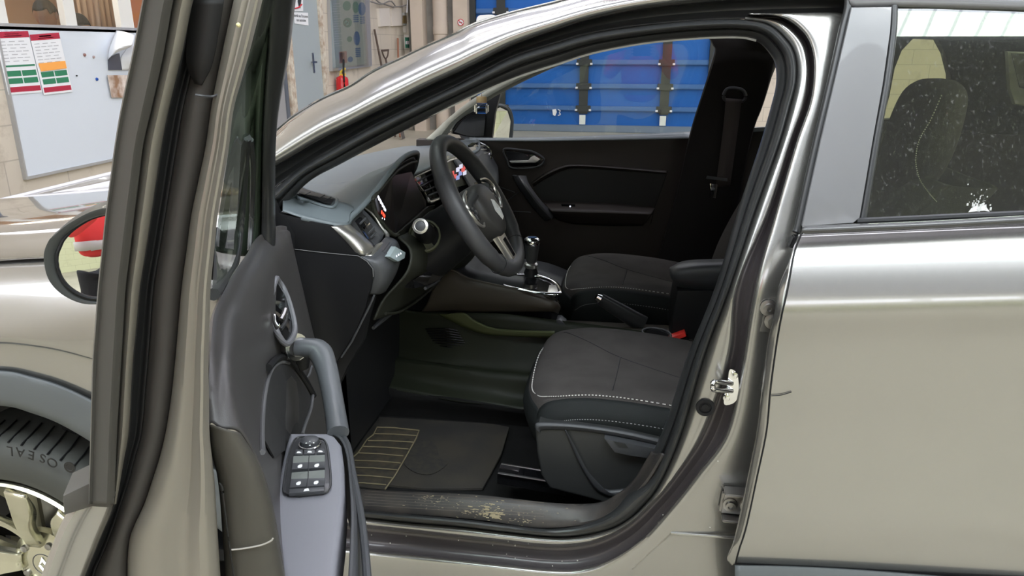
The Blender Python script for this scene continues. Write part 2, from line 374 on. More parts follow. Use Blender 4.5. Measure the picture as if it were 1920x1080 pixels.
# ---- people in the office
SKIN = mat('brown skin', (0.17, 0.085, 0.055), rough=0.5); SKIN2 = mat('tan skin', (0.45, 0.26, 0.17), rough=0.5)
HAIR = mat('black hair', (0.008, 0.007, 0.007), rough=0.9, spec=0.1, bump=0.5, bscale=300)
def bust(name, base, face, skin, cloth, label, pitch=0.0, s=1.0, hairlow=False):
    """standing figure seen to the chest; face = horizontal direction looked at"""
    t = thing(name, (base[0], base[1], 0), label, 'person')
    f = Vector(face).normalized(); side = Vector((-f.y, f.x, 0)); up = Vector((0, 0, 1)); B = Vector(base)
    # body: legs, torso, arms as one skinned surface
    bm = bmesh.new(); vs = {}
    J = {'pel': (0, 0, -0.78, .13), 'wai': (0, 0, -0.6, .13), 'che': (0.01, 0, -0.36, .155), 'nek': (0, 0, -0.18, .065), 'hd': (0.03, 0, -0.1, .055),
         'sl': (0, .17, -0.25, .06), 'el': (0.08, .24, -0.5, .045), 'wl': (0.28, .15, -0.52, .032), 'sr': (0, -.17, -0.25, .06), 'er': (0.08, -.24, -0.5, .045), 'wr': (0.28, -.12, -0.52, .032),
         'hl': (0, .09, -0.85, .085), 'kl': (0.01, .1, -1.25, .06), 'al': (0, .1, -1.62, .045), 'hr': (0, -.09, -0.85, .085), 'kr': (0.01, -.1, -1.25, .06), 'ar': (0, -.1, -1.62, .045)}
    for k, (a, b_, c_, r) in J.items():
        vs[k] = bm.verts.new(B+f*a+side*b_+up*c_)
    for a, b_ in [('pel', 'wai'), ('wai', 'che'), ('che', 'nek'), ('nek', 'hd'), ('che', 'sl'), ('sl', 'el'), ('el', 'wl'), ('che', 'sr'), ('sr', 'er'), ('er', 'wr'), ('pel', 'hl'), ('hl', 'kl'), ('kl', 'al'), ('pel', 'hr'), ('hr', 'kr'), ('kr', 'ar')]:
        bm.edges.new((vs[a], vs[b_]))
    bm.verts.index_update(); rad = [J[k][3] for k in J]
    me = mesh_of(bm); o = link('body', me, cloth, t, smooth=False)
    sk = o.modifiers.new('k', 'SKIN')
    for i, r in enumerate(rad):
        sv = me.skin_vertices[0].data[i] if me.skin_vertices else None
        if sv: sv.radius = (r, r)
    if not me.skin_vertices: pass
    sd = o.modifiers.new('s', 'SUBSURF'); sd.levels = 2; sd.render_levels = 2
    # head: sculpted ellipsoid with nose, chin, brow, ears
    bm = bmesh.new(); bmesh.ops.create_uvsphere(bm, u_segments=28, v_segments=20, radius=1)
    q = Matrix.Rotation(pitch, 3, side)
    HC = B+up*0.0+f*0.04
    for v in bm.verts:
        c_ = v.co.copy(); x, y, z = c_
        fx = x*0.098; sy_ = y*0.076; uz = z*0.118
        if x > 0.5: fx += 0.02*math.exp(-((z+0.12)/0.16)**2-(y/0.16)**2); fx += 0.008*math.exp(-((z-0.28)/0.12)**2)-0.006*math.exp(-((z-0.08)/0.1)**2-((abs(y)-0.38)/0.16)**2)
        if x > 0.3 and z < -0.3: fx += 0.012*math.exp(-((z+0.48)/0.08)**2-(y/0.3)**2)
        if z < -0.4: sy_ *= 0.82; fx += 0.015*(x > 0)
        p = f*fx+side*sy_+up*uz
        v.co = HC+q@p
    for s in (-1, 1):
        c_ = HC+q@(side*s*0.078+f*(-0.005)+up*(-0.01))
        t2 = bmesh.new(); bmesh.ops.create_uvsphere(t2, u_segments=10, v_segments=8, radius=1)
        for v in t2.verts: v.co = c_+f*v.co.x*0.018+side*v.co.y*0.01+up*v.co.z*0.032
        mm = bpy.data.meshes.new('t'); t2.to_mesh(mm); t2.free(); bm.from_mesh(mm)
    link('head', mesh_of(bm), skin, t)
    bm = bmesh.new(); bmesh.ops.create_uvsphere(bm, u_segments=24, v_segments=16, radius=1)
    dl = []
    for v in bm.verts:
        x, y, z = v.co
        if z < 0.12-0.45*(x < 0.1) or (x > 0.62 and z < 0.5): dl.append(v)
        v.co = HC+q@(f*(x*0.103-0.003)+side*y*0.082+up*(z*0.124+0.003))
    bmesh.ops.delete(bm, geom=dl, context='VERTS')
    h = link('hair', mesh_of(bm), HAIR, t); so = h.modifiers.new('s', 'SOLIDIFY'); so.thickness = 0.006
    return t
RED = mat('red orange jacket', (0.75, 0.05, 0.03), rough=0.8); TANC = mat('tan shirt', (0.62, 0.38, 0.2), rough=0.9)
ph = PX(92, 28, XW-0.55)
bust('person', (ph.x, ph.y, ph.z), (0.15, -1, 0), SKIN, RED, 'person in a red jacket looking down behind the left office pane', pitch=0.5)
ph = PX(154, 40, XW-0.95)
bust('person', (ph.x, ph.y, ph.z-0.05), (-1, 0.2, 0), SKIN2, TANC, 'person in a tan shirt with black hair, low behind the middle office pane', pitch=0.4)
# ---- whiteboard and what hangs on it
ux = Vector((1, 0, 0))
def wpoly(name, pts, m, parent=None, d=0.0, th=0.004, **kw):
    return slab(name, [W(a, b_, d) for a, b_ in pts], m, parent, ext=(th, 0, 0), smooth=False, **kw)
WB = mat('white board enamel', (0.64, 0.68, 0.74), rough=0.25, coat=0.3); ALU = mat('brushed aluminium', (0.55, 0.56, 0.58), rough=0.4, metal=0.8)
za, zb = W(45, 331).z, W(120, 53).z; ya, yb_ = W(8, 190).y-0.32, W(255, 60).y
ya = W(45, 331).y
t = thing('whiteboard', (XW, (ya+yb_)/2, za), 'large white magnetic board under the office window', 'whiteboard')
box('panel', XW, XW+0.02, ya, yb_, za, zb, WB, t, smooth=False)
bm = box_bm(XW, XW+0.03, ya-0.015, yb_+0.015, za-0.02, za); box_bm(XW, XW+0.03, ya-0.015, yb_+0.015, zb, max(zb+0.02, zs-0.025), bm); box_bm(XW, XW+0.03, ya-0.015, ya, za, zb, bm); box_bm(XW, XW+0.03, yb_, yb_+0.015, za, zb, bm)
link('frame', mesh_of(bm), ALU, t, smooth=False)
MR = mat('dark red print', (0.42, 0.02, 0.05), rough=0.5); GR = mat('green print', (0.03, 0.20, 0.10), rough=0.5); GT = mat('grey print', (0.45, 0.45, 0.47), rough=0.6); ORG = mat('orange paper', (0.9, 0.38, 0.08), rough=0.6)
def quad(P, u0, v0, u1, v1):
    def at(u, v):
        a = P[0].lerp(P[1], u); b_ = P[3].lerp(P[2], u); return a.lerp(b_, v)
    return [at(u0, v0), at(u1, v0), at(u1, v1), at(u0, v1)]
def poster(px4, label, banner=False, d=0.024):
    P = [W(a, b_, d) for a, b_ in px4]; c = sum(P, Vector())/4
    t = thing('poster', c, label, 'poster', 'notices on the whiteboard')
    slab('sheet', P, PAPER, t, ext=(0.001, 0, 0), smooth=False)
    def bar(u0, v0, u1, v1, m, n='print'):
        slab(n, [q+ux*0.0012 for q in quad(P, u0, v0, u1, v1)], m, t, ext=(0.0006, 0, 0), smooth=False)
    bar(0, 0.0, 1, 0.10, MR, 'header'); bar(0.04, 0.88, 0.98, 0.965, MR, 'footer')
    bar(0.3, 0.03, 0.7, 0.05, PAPER, 'print'); bar(0.25, 0.065, 0.78, 0.075, PAPER, 'print')
    for r in range(7):
        for k in range(3 + r % 2):
            a = 0.08+k*0.84/(3+r % 2); bar(a, 0.15+r*0.052, a+0.17, 0.163+r*0.052, GT)
    if not banner: bar(0.05, 0.53, 0.97, 0.56, GR, 'print')
    for r in range(2):
        for k in range(2): bar(0.07+k*0.46, 0.62+r*0.12, 0.50+k*0.46, 0.71+r*0.12, GR, 'print')
    return t
poster([(-12, 60), (52, 58), (79, 173), (16, 178)], 'notice with red header and four green blocks, left on the whiteboard')
t = poster([(55, 65), (110, 61), (136, 172), (82, 178)], 'notice with red header behind the orange banner, right of its twin', True, d=0.027)
P = [W(a, b_, 0.032) for a, b_ in [(72, 119), (122, 114), (125, 128), (77, 134)]]
slab('poster', P, ORG, None, ext=(0.0015, 0, 0), smooth=False, label='small orange banner strip across the second notice', cat='notice')
BLUE = mat('blue magnet plastic', (0.01, 0.07, 0.35), rough=0.3)
for px, py, r, m, lb in [(181, 148.5, 0.012, BLUE, 'round blue magnet in the middle of the whiteboard'), (158, 103, 0.012, mat('brown magnet', (0.25, 0.12, 0.1), rough=0.4), 'brown magnet on the left of the pair on the whiteboard'), (175, 107, 0.01, mat('beige magnet', (0.4, 0.3, 0.28), rough=0.4), 'small beige magnet right of the brown one'), (143, 142, 0.005, RUBBER, 'tiny black magnet below the brown magnet')]:
    revolve('magnet', W(px, py, 0.021), (1, 0, 0), [(r, 0), (r, 0.006), (r*0.8, 0.01)], m, n=16, label=lb, cat='magnet', group='magnets on the whiteboard')
# curled paper and photo at the board's right side
t = thing('curled_sheet', W(225, 100, 0.03), 'curled white sheet over a dark pocket at the right of the board', 'paper')
rows = [[W(218, 57, .03), W(235, 60, .10), W(252, 66, .14)], [W(205, 90, .03), W(222, 88, .16), W(248, 84, .2)], [W(202, 112, .03), W(215, 100, .12), W(240, 90, .1)]]
loft('sheet', rows, PAPER, t, n=14, cross=5, thick=0.002)
loft('sheet', [[W(238, 90, .03), W(250, 80, .09)], [W(226, 110, .03), W(250, 112, .1)], [W(228, 132, .03), W(250, 132, .04)]], PAPER, t, n=8, cross=4, thick=0.002)
wpoly('pocket', [(202, 108), (222, 100), (227, 131), (203, 131)], mat('dark pocket', (0.08, 0.08, 0.1), rough=0.4), t, d=0.024, th=0.01)
wpoly('poster', [(201, 141), (240, 141), (240, 183), (209, 183)], mat('brown glossy photo', (0.30, 0.17, 0.10), rough=0.2, col2=(0.75, 0.66, 0.6), vscale=9), None, d=0.034, label='brown glossy photograph pinned low on the board beside the door frame', cat='photo')
# low skirting and ledge below the whiteboard
box('baseboard_left', XW, XW+0.03, W(30, 300).y, YWB, 0, 0.12, mat('grey painted skirting', (0.45, 0.44, 0.42), rough=0.7), kind='structure', smooth=False)
# drum at the left edge
pc = PX(2, 280, XW+0.62)
DRM = mat('blue grey plastic drum', (0.07, 0.09, 0.13), rough=0.45)
t = thing('plastic_drum', (pc.x-0.22, pc.y-0.32, 0), 'blue grey plastic drum standing left of the whiteboard', 'drum')
revolve('barrel', (pc.x-0.22, pc.y-0.32, 0), (0, 0, 1), [(0.26, 0), (0.29, 0.02), (0.29, 0.33), (0.30, 0.35), (0.29, 0.37), (0.29, 0.68), (0.30, 0.7), (0.29, 0.72), (0.29, 1.0), (0.27, 1.2), (0.25, 1.22)], DRM, t, n=40)
revolve('lid', (pc.x-0.22, pc.y-0.32, 1.22), (0, 0, 1), [(0.27, 0), (0.28, 0.01), (0.28, 0.05), (0.1, 0.055)], mat('dark lid', (0.03, 0.035, 0.05), rough=0.4), t, n=40)
# ---- grey door with signs
DGM = mat('grey door paint', (0.36, 0.40, 0.41), rough=0.5)
y0, y1 = W(541, 100).y, W(597, 100).y
t = thing('flush_door', (XW, (y0+y1)/2, 0), 'grey flush door with a small notice and lever handle', 'door')
box('leaf', XW, XW+0.03, y0, y1, 0.02, 2.25, DGM, t, smooth=False)
bm = box_bm(XW, XW+0.06, y0-0.14, y0, 0, 2.3); box_bm(XW, XW+0.06, y1, y1+0.1, 0, 2.3, bm); box_bm(XW, XW+0.06, y0-0.14, y1+0.1, 2.25, 2.35, bm)
link('frame', mesh_of(bm), mat('cream chipped frame', (0.66, 0.60, 0.5), rough=0.8, col2=(0.4, 0.3, 0.22), vscale=14), t, smooth=False)
hp = W(587, 118, 0.03); bm = box_bm(hp.x, hp.x+0.008, hp.y-0.02, hp.y+0.025, hp.z-0.12, hp.z+0.12); box_bm(hp.x, hp.x+0.05, hp.y-0.01, hp.y+0.01, hp.z, hp.z+0.02, bm); box_bm(hp.x+0.035, hp.x+0.05, hp.y-0.14, hp.y+0.01, hp.z, hp.z+0.02, bm)
link('handle', mesh_of(bm), STEEL, t)
y2, y3 = W(470, 160).y, W(528, 160).y
t = thing('steel_door', (XW, (y2+y3)/2, 0), 'grey steel door left of the flush door with notices', 'door')
box('leaf', XW, XW+0.03, y2-0.9, y3, 0.02, 2.25, mat('taupe door paint', (0.33, 0.32, 0.32), rough=0.5), t, smooth=False)
box('frame', XW, XW+0.05, y3, y3+0.06, 0, 2.3, mat('dark steel frame', (0.12, 0.13, 0.15), rough=0.4), t)
t = thing('door_sign', W(565, 35, 0.032), 'white sign with two lines of black text on the grey door', 'sign')
wpoly('sheet', [(551, 23), (577, 24), (578, 48), (552, 44)], PAPER, t, d=0.032)
BK = mat('black ink', (0.03, 0.03, 0.03), rough=0.6); REDI = mat('red ink', (0.6, 0.03, 0.04), rough=0.6)
text_obj('lettering', 'Interdit aux Personnes', W(564, 30, 0.037), (0, 1, 0), (0, 0, 1), 0.05, BK, t, sx=0.9)
text_obj('lettering', 'non autorisées', W(565, 38, 0.037), (0, 1, 0), (0, 0, 1), 0.05, BK, t, sx=0.9)
t = thing('pictogram_sign', W(560, 10, 0.032), 'white pictogram sign with a figure above the text sign', 'sign')
wpoly('sheet', [(552, -30), (567, -30), (568, 21), (552, 21)], PAPER, t, d=0.032)
slab('figure', [W(a, b_, 0.037) for a, b_ in [(560, -20), (564, -18), (565, 0), (563, 16), (560, 12), (558, 3)]], BK, t, ext=(0.001, 0, 0), smooth=False)
tube('prohibition_bar', [W(553, 16, .04), W(560, 14, .04), W(566, 8, .04)], 0.008, REDI, t, n=6)
# ---- glazed notice case
P = [(615, -60), (680, -62), (688, 121), (625, 130)]
t = thing('notice_case', W(650, 60), 'glazed notice case full of green and blue leaflets above the extinguisher', 'notice board')
wpoly('frame', [(611, -65), (684, -66), (692, 124), (617, 134)], ALU, t, d=0.0, th=0.05)
PP = [W(a, b_, 0.052) for a, b_ in [(616, -60), (680, -61), (687, 120), (624, 128)]]
slab('backing', PP, mat('grey notice paper', (0.30, 0.34, 0.34), rough=0.4), t, ext=(0.001, 0, 0), smooth=False)
BI = mat('blue print', (0.06, 0.13, 0.27), rough=0.5); GI = mat('grey green print', (0.12, 0.22, 0.19), rough=0.5)
def spot(u, v, ru, rv, m, n=14):
    pts = []
    for i in range(n):
        a = 2*math.pi*i/n; uu = u+ru*math.cos(a); vv = v+rv*math.sin(a)
        pts.append(quad(PP, uu, vv, uu, vv)[0]+ux*0.0015)
    slab('print', pts, m, t, ext=(0.001, 0, 0), smooth=False)
for u, v, a, b_, m in [(.46, .38, .12, .05, GI), (.72, .4, .1, .06, GI), (.92, .42, .12, .07, BI), (.46, .55, .13, .05, GI), (.5, .72, .08, .03, GI), (.72, .72, .1, .075, BI), (.5, .93, .08, .03, BI)]: spot(u, v, a, b_, m)
def nbar(u0, v0, u1, v1, m): slab('print', [q+ux*0.0015 for q in quad(PP, u0, v0, u1, v1)], m, t, ext=(0.0008, 0, 0), smooth=False)
for v0 in (.48, .5, .52, .54): nbar(.63, v0, .8, v0+.012, BI); nbar(.85, v0+.02, 1.0, v0+.032, BI)
for v0 in (.82, .84, .86, .88, .9): nbar(.66, v0, .82, v0+.014, BI)
nbar(.18, .84, .4, .96, mat('dim red print', (.28, .16, .16), rough=.5)); nbar(.2, .85, .33, .95, BI)
for v0 in [.35+.025*i for i in range(18)]:
    nbar(.05+.01*(v0*100 % 3), v0, .25+.05*math.sin(v0*90), v0+.006, GT)
link('pane', mesh_of(box_bm(PP[0].x+0.006, PP[0].x+0.009, PP[0].y, PP[1].y, PP[3].z, PP[0].z)), DUSTG, t, smooth=False)
# ---- extinguisher
pe = W(642, 160, 0.11); REDP = mat('red enamel', (0.62, 0.015, 0.02), rough=0.25, coat=0.5)
t = thing('fire_extinguisher', (pe.x, pe.y, pe.z-0.35), 'red fire extinguisher with black hose hung beneath the notice case', 'fire extinguisher')
zt_ = W(642, 145, 0.11).z
revolve('cylinder', (pe.x, pe.y, zt_-0.5), (0, 0, 1), [(0.075, 0), (0.085, 0.02), (0.085, 0.47), (0.075, 0.50), (0.04, 0.515), (0.03, 0.53)], REDP, t, n=28)
revolve('label_band', (pe.x, pe.y, zt_-0.36), (0, 0, 1), [(0.0855, 0), (0.0862, 0.001), (0.0862, 0.19), (0.0855, 0.191)], PAPER, t, n=28)
bm = box_bm(pe.x-0.02, pe.x+0.02, pe.y-0.03, pe.y+0.10, zt_+0.02, zt_+0.05); obox_bm((pe.x, pe.y+0.05, zt_+0.09), ux, Vector((0, .95, .3)), Vector((0, -.3, .95)), .03, .15, .02, bm)
link('lever', mesh_of(bm), mat('yellow plastic', (0.85, 0.6, 0.05), rough=0.4), t)
tube('hose', [(pe.x+.02, pe.y, zt_+.03), (pe.x+.06, pe.y-.05, zt_+.18), (pe.x+.07, pe.y-.08, zt_+.22), (pe.x+.07, pe.y-.1, zt_+.05), (pe.x+.07, pe.y-.1, zt_-.3)], 0.013, RUBBER, t, res=24)
# ---- electrical boxes, cables, tools
CRM = mat('cream box', (0.70, 0.64, 0.58), rough=0.5)
for q, lb in [([(706, 16), (726, 15), (728, 48), (709, 50)], 'blank cream junction box, left of two under the cables'), ([(730, 15), (749, 15), (751, 48), (732, 49)], 'blank cream junction box beside the meter, right of two')]:
    wpoly('junction_box', q, CRM, None, th=0.04, label=lb, cat='electrical box', group='blank cream junction boxes')
t = thing('electric_meter', W(761, 35), 'small meter box with a brown window right of the cream boxes', 'meter')
wpoly('case', [(752, 24), (771, 24), (771, 46), (753, 47)], mat('grey plastic case', (0.55, 0.55, 0.54), rough=0.5), t, th=0.06)
wpoly('window', [(755, 29), (768, 29), (768, 44), (755, 44)], mat('amber window', (0.22, 0.15, 0.06), rough=0.15), t, d=0.06, th=0.005)
wpoly('cover', [(755, 48), (769, 48), (769, 62), (756, 61)], CRM, t, th=0.05)
t = thing('breaker_box', W(764, 80), 'breaker box with a green window below the meter', 'electrical box')
wpoly('case', [(757, 66), (772, 66), (773, 92), (758, 92)], CRM, t, th=0.09)
wpoly('window', [(759, 70), (770, 70), (771, 90), (760, 90)], mat('green window', (0.05, 0.28, 0.18), rough=0.2), t, d=0.09, th=0.005)
wpoly('breaker', [(761, 77), (766, 77), (766, 83), (761, 83)], PAPER, t, d=0.095, th=0.01)
CBL = mat('grey cable', (0.22, 0.21, 0.2), rough=0.6)
for i, pts in enumerate([[(700, -5), (712, 5), (727, 10), (738, 14)], [(695, 3), (715, 8), (732, 2), (742, 12)], [(738, 13), (757, 11), (770, 4), (776, -6)], [(764, -30), (764, 0), (763, 24)], [(770, 20), (776, 30), (778, 50), (773, 64)], [(769, 23), (779, 22), (780, 45), (772, 63)]]):
    tube('cable', [W(a, b_, 0.05+0.028*i) for a, b_ in pts], 0.011, CBL if i != 3 else PAPER, None, n=8, res=20, label=['grey cable looping in from the notice case above the cream boxes', 'second grey cable crossing the first above the cream boxes', 'grey cable curling from the cream boxes up past the meter', 'white conduit dropping into the top of the meter', 'grey cable bowed from the meter to the breaker box', 'outer grey cable looping past the right of the meter'][i], cat='cable', group='cables around the meter')
WOODD = mat('dark worn wood', (0.10, 0.07, 0.055), rough=0.8); WOODR = mat('reddish wood', (0.28, 0.12, 0.07), rough=0.7)
def wt(px, py, z=None, d=0.05): return W(px, py, d)
def hang(name, top, bot, r, m, lb, cat):
    a = W(*top, 0.04); b_ = W(*bot, 0.10); dirv = (b_-a); b2 = a+dirv*(a.z/(a.z-b_.z))*0.995
    return tube(name, [a, a.lerp(b2, .5), b2], r, m, None, n=8, label=lb, cat=cat)
hang('tool_handle', (702, 55), (717, 132), 0.016, WOODD, 'long dark wooden tool handle leaning on the wall left of the spade', 'tool')
hang('broomstick', (746, 72), (747, 118), 0.016, WOODR, 'reddish broomstick leaning against the wall under the cream boxes', 'tool')
t = thing('spade', W(728, 128, .08), 'spade with a D shaped grip leaning on the wall', 'spade')
A = [W(721, 108, .08), W(716, 95, .08), W(728, 94, .08), W(726, 108, .08)]
tube('grip', [A[1], A[2]], 0.017, WOODD, t, n=8)
tube('yoke', [A[1], W(719, 104, .08), W(723, 110, .08), W(727, 104, .08), A[2]], 0.012, WOODD, t, n=8, res=16)
a = W(723, 110, .08); b_ = W(727, 128, .12); b2 = a+(b_-a)*(a.z/(a.z-b_.z))*0.86
tube('shaft', [a, b2], 0.016, WOODD, t, n=8)
b3 = a+(b_-a)*(a.z/(a.z-b_.z))*0.99
slab('blade', [b2+Vector((0, -.09, 0)), b2+Vector((0, .09, 0)), b3+Vector((0, .08, 0)), b3+Vector((0, 0, -.0)), b3+Vector((0, -.08, 0))], STEEL, t, ext=(0.005, 0, 0))
# ---- back wall piers and pipes
GC = mat('grey concrete', (0.27, 0.25, 0.22), rough=0.9, bump=0.4, bscale=20, var=0.25, vscale=4)
def Bk(px, py, dy=0.0): return PY(px, py, YWB-dy)
def pier(n, pxa, pxb, d, m, ph_=None):
    a, b_ = Bk(pxa, 60).x, Bk(pxb, 60).x
    box('trim_%d' % n, a, b_, YWB-d, YWB, 0, Z1, m, kind='structure', smooth=False)
PIERM = mat('cream pier paint', (0.56, 0.47, 0.385), rough=0.8, var=0.12, vscale=3)
pier(3, 768, 780, 0.05, GC); pier(4, 780, 802, 0.3, PIERM); pier(5, 802, 817, 0.04, GC); pier(6, 842, 855, 0.04, GC); pier(7, 855, 882, 0.2, PIERM)
a, b_ = Bk(817, 60), Bk(842, 60); r = (b_.x-a.x)/2
revolve('drain_pipe', ((a.x+b_.x)/2, YWB-r-0.02, 0), (0, 0, 1), [(r*.97, 0), (r*.97, 1.62), (r*1.06, 1.63), (r*1.06, 1.75), (r, 1.76), (r, Z1)], PIERM, n=28, label='thick cream drain pipe running up between the concrete piers', cat='pipe')
# no smoking sign
t = thing('no_smoking_sign', Bk(866, 42, .21), 'round red and white no smoking sign on the white pier', 'sign')
c = Bk(864, 42, 0.205); r = 0.056
revolve('disc', c, (0, -1, 0), [(r, 0), (r, 0.003)], PAPER, t, n=28)
bm = tube_bm([c+Vector((math.cos(x)*r*.9, -0.006, math.sin(x)*r*.9)) for x in [i*2*math.pi/28 for i in range(28)]], 0.006, 6, closed=True); tube_bm([c+Vector((-.6*r, -.006, .6*r)), c+Vector((.6*r, -.006, -.6*r))], 0.006, 6, bm=bm)
link('ring', mesh_of(bm), REDI, t)
box('cigarette', c.x-.03, c.x+.03, c.y-.005, c.y-.002, c.z-.005, c.z+.005, BK, t)
# ---- blue folding door
BLU = mat('blue door curtain', (0.0, 0.105, 0.42), rough=0.45, bump=0.1, bscale=6, var=0.12, vscale=2); BLK = mat('black strap', (0.03, 0.032, 0.03), rough=0.6); BAR = mat('greyish blue bar', (0.06, 0.15, 0.36), rough=0.4, metal=0.2)
zf = Bk(1100, 243, 0.0).z
t = thing('folding_door', ((dx0+dx1)/2, YWB, 0), 'tall blue folding industrial door with black straps', 'door')
t['label'] = 'tall blue folding industrial door held by black vertical straps'
zc = [Bk(1150, y_).z for y_ in (238, 205, 163, 118, 20, -28)]
zc = [0.0] + zc[1:]
zc += [3.3, 3.75, 4.2]
for a, b_ in zip(zc, zc[1:]):
    box('curtain_panel', dx0, dx1, YWB+0.06, YWB+0.09, a+0.01, b_-0.01, BLU, t)
    box('stiffener_bar', dx0, dx1, YWB+0.0, YWB+0.05, b_-0.03, b_+0.05, BAR, t, bevel=0.012)
box('bottom_bar', dx0, dx1, YWB-0.01, YWB+0.07, 0.0, 0.12, mat('dusty grey bar', (0.16, 0.2, 0.26), rough=0.6), t, bevel=0.01)
for px in (940, 1095, 1248):
    x = Bk(px, 150).x; box('strap', x-0.075, x+0.075, YWB-0.02, YWB-0.012, zc[1]-0.08, 4.2, BLK, t)
    for z in zc[1:6]:
        bm = box_bm(x-0.13, x+0.13, YWB-0.04, YWB-0.005, z-0.05, z+0.06, bevel=0.006)
        link('buckle', mesh_of(bm), BLK, t)
        for s in (-1, 1): box('bolt', x+s*0.12-0.02, x+s*0.12+0.02, YWB-0.055, YWB-0.04, z-0.03, z+0.0, PAPER, t)
    box('tag', x-0.06, x+0.045, YWB-0.03, YWB-0.02, zc[1]-0.26, zc[1]-0.1, mat('white tag', (0.7, 0.72, 0.68), rough=0.6), t)
bm = box_bm(dx0-0.02, dx0+0.1, YWB-0.06, YWB+0.02, 0, 4.2); box_bm(dx1-0.1, dx1+0.02, YWB-0.06, YWB+0.02, 0, 4.2, bm)
link('guide_rail', mesh_of(bm), BLK, t, smooth=False)
p = Bk(1042, 211, .012)
slab('worn_marking', [p+Vector(q) for q in [(-.06, 0, .05), (0, 0, .06), (.02, 0, .01), (-.01, 0, -.06), (-.05, 0, -.04)]], PAPER, t, ext=(0, .003, 0), smooth=False)
tube('worn_marking', [p+Vector(q) for q in [(.04, 0, .05), (.08, 0, .03), (.06, 0, 0), (.085, 0, -.03), (.04, 0, -.05)]], 0.008, PAPER, t, n=6, res=14)
box('trim_9', dx1+0.02, dx1+0.06, YWB-0.03, YWB, 0, 4.2, PAPER, kind='structure', smooth=False)
# bright round edged panel seen above the roof line
pw = PY(914, 45, 9.0)
t = thing('mirror_post', (pw.x, pw.y, 0), 'white rounded board on a post before the blue door', 'board')
slab('board', [PY(a, b_, 9.0) for a, b_ in [(893, 40), (897, 30), (908, 28), (925, 28), (933, 34), (934, 44), (932, 60), (895, 60)]], mat('bright white board', (0.9, 0.9, 0.9), rough=0.4), t, ext=(0, 0.03, 0), smoothc=32)
tube('post', [(pw.x, pw.y+.03, 0), (pw.x, pw.y+.03, pw.z)], 0.03, STEEL, t)
# ================================================================ the car: body
CAR = thing('car', (1.3, 0.9, 0), 'dark grey metallic hatchback with its left front door wide open', 'car')
def rowB(xys, off): return [PB(x, y, off) for x, y in xys]
def interp(tab, x):
    for (a, b), (c, d) in zip(tab, tab[1:]):
        if x <= c: return b+(d-b)*(x-a)/(c-a)
    return tab[-1][1]
XS = [480, 515, 547, 600, 655, 700, 750, 800, 855, 892, 960, 1035, 1110, 1210, 1335, 1450, 1600, 1760, 1960]
R0 = [(480, 270), (515, 251), (547, 225), (600, 192), (655, 167), (700, 139), (750, 115), (800, 91), (855, 67), (892, 49), (960, 28), (1035, 10), (1110, -10), (1210, -28), (1335, -45), (1450, -52), (1600, -55), (1960, -55)]
R3 = [(480, 338), (515, 312), (600, 262), (700, 212), (800, 162), (870, 130), (960, 85), (1035, 58), (1110, 35), (1210, 15), (1335, 2), (1450, -6), (1600, -10), (1960, -10)]
SO = [(480, 395), (515, 352), (555, 322), (600, 293), (700, 236), (800, 186), (870, 152), (960, 106), (1035, 82), (1110, 61), (1210, 46), (1335, 36), (1450, 33), (1600, 30), (1960, 28)]
def mixrow(A, B, t, off): return [PB(x, interp(A, x)*(1-t)+interp(B, x)*t, off) for x in XS]
# roof rail / windscreen pillar: from the drip edge round the outside to the door flange
side = [mixrow(R0, R3, -0.10, .16), mixrow(R0, R3, 0, .075), mixrow(R0, R3, .14, .04), mixrow(R0, R3, .3, .018), mixrow(R0, R3, .55, .0), mixrow(R0, R3, .8, .002), mixrow(R0, R3, .97, .02), mixrow(R0, R3, 1.0, .035)]
loft('roof_rail', side, PAINT, CAR, n=110, cross=3, thick=0.002)
# black recess between the rail and the weatherstrip
XS2 = [x for x in XS if x <= 1600]
def mix2(A, B, t, off, xs=XS2): return [PB(x, interp(A, x)*(1-t)+interp(B, x)*t, off) for x in xs]
loft('rail_recess', [mix2(R3, SO, -.02, .034), mix2(R3, SO, .15, .06), mix2(R3, SO, .6, .075), mix2(R3, SO, 1.02, .06)], RUBS, CAR, n=100, cross=3, thick=0.002)
# closed loop around the front door opening
OUT = [(508, 362), (560, 319), (620, 283), (700, 238), (800, 188), (870, 155), (960, 108), (1035, 84), (1110, 63), (1210, 49), (1310, 39), (1395, 38), (1442, 48), (1475, 77), (1490, 107), (1492, 150), (1480, 200), (1460, 270), (1415, 395), (1367, 540), (1320, 665), (1277, 810), (1237, 905), (1200, 955), (1160, 985), (1110, 1000), (1060, 1006), (1015, 1004), (940, 996), (865, 987), (770, 979), (682, 970), (560, 958)]
INN = [(520, 404), (575, 342), (640, 305), (725, 260), (815, 214), (890, 177), (975, 142), (1050, 118), (1115, 98), (1210, 80), (1310, 71), (1385, 69), (1422, 77), (1447, 103), (1456, 125), (1457, 155), (1450, 190), (1427, 270), (1386, 393), (1342, 540), (1289, 672), (1247, 800), (1210, 880), (1178, 925), (1142, 958), (1104, 978), (1060, 988), (1015, 990), (940, 981), (865, 972), (770, 963), (682, 955), (560, 943)]
TRM = [(a*.5+c*.5, b*.5+d*.5) for (a, b), (c, d) in zip(OUT, INN)]
for i in range(23, len(OUT)): TRM[i] = (INN[i][0], INN[i][1])
def mixp(A, B, t): return [(a*(1-t)+c*t, b*(1-t)+d*t) for (a, b), (c, d) in zip(A, B)]
loft('door_weatherstrip', [rowB(mixp(OUT, TRM, 0), .062), rowB(mixp(OUT, TRM, .2), .035), rowB(mixp(OUT, TRM, .5), .024), rowB(mixp(OUT, TRM, .8), .035), rowB(mixp(OUT, TRM, 1.0), .06)], RUBS, CAR, n=240, cross=3, thick=0.003)
inn2 = INN[:23]; trm2 = TRM[:23]
k2 = len(inn2)
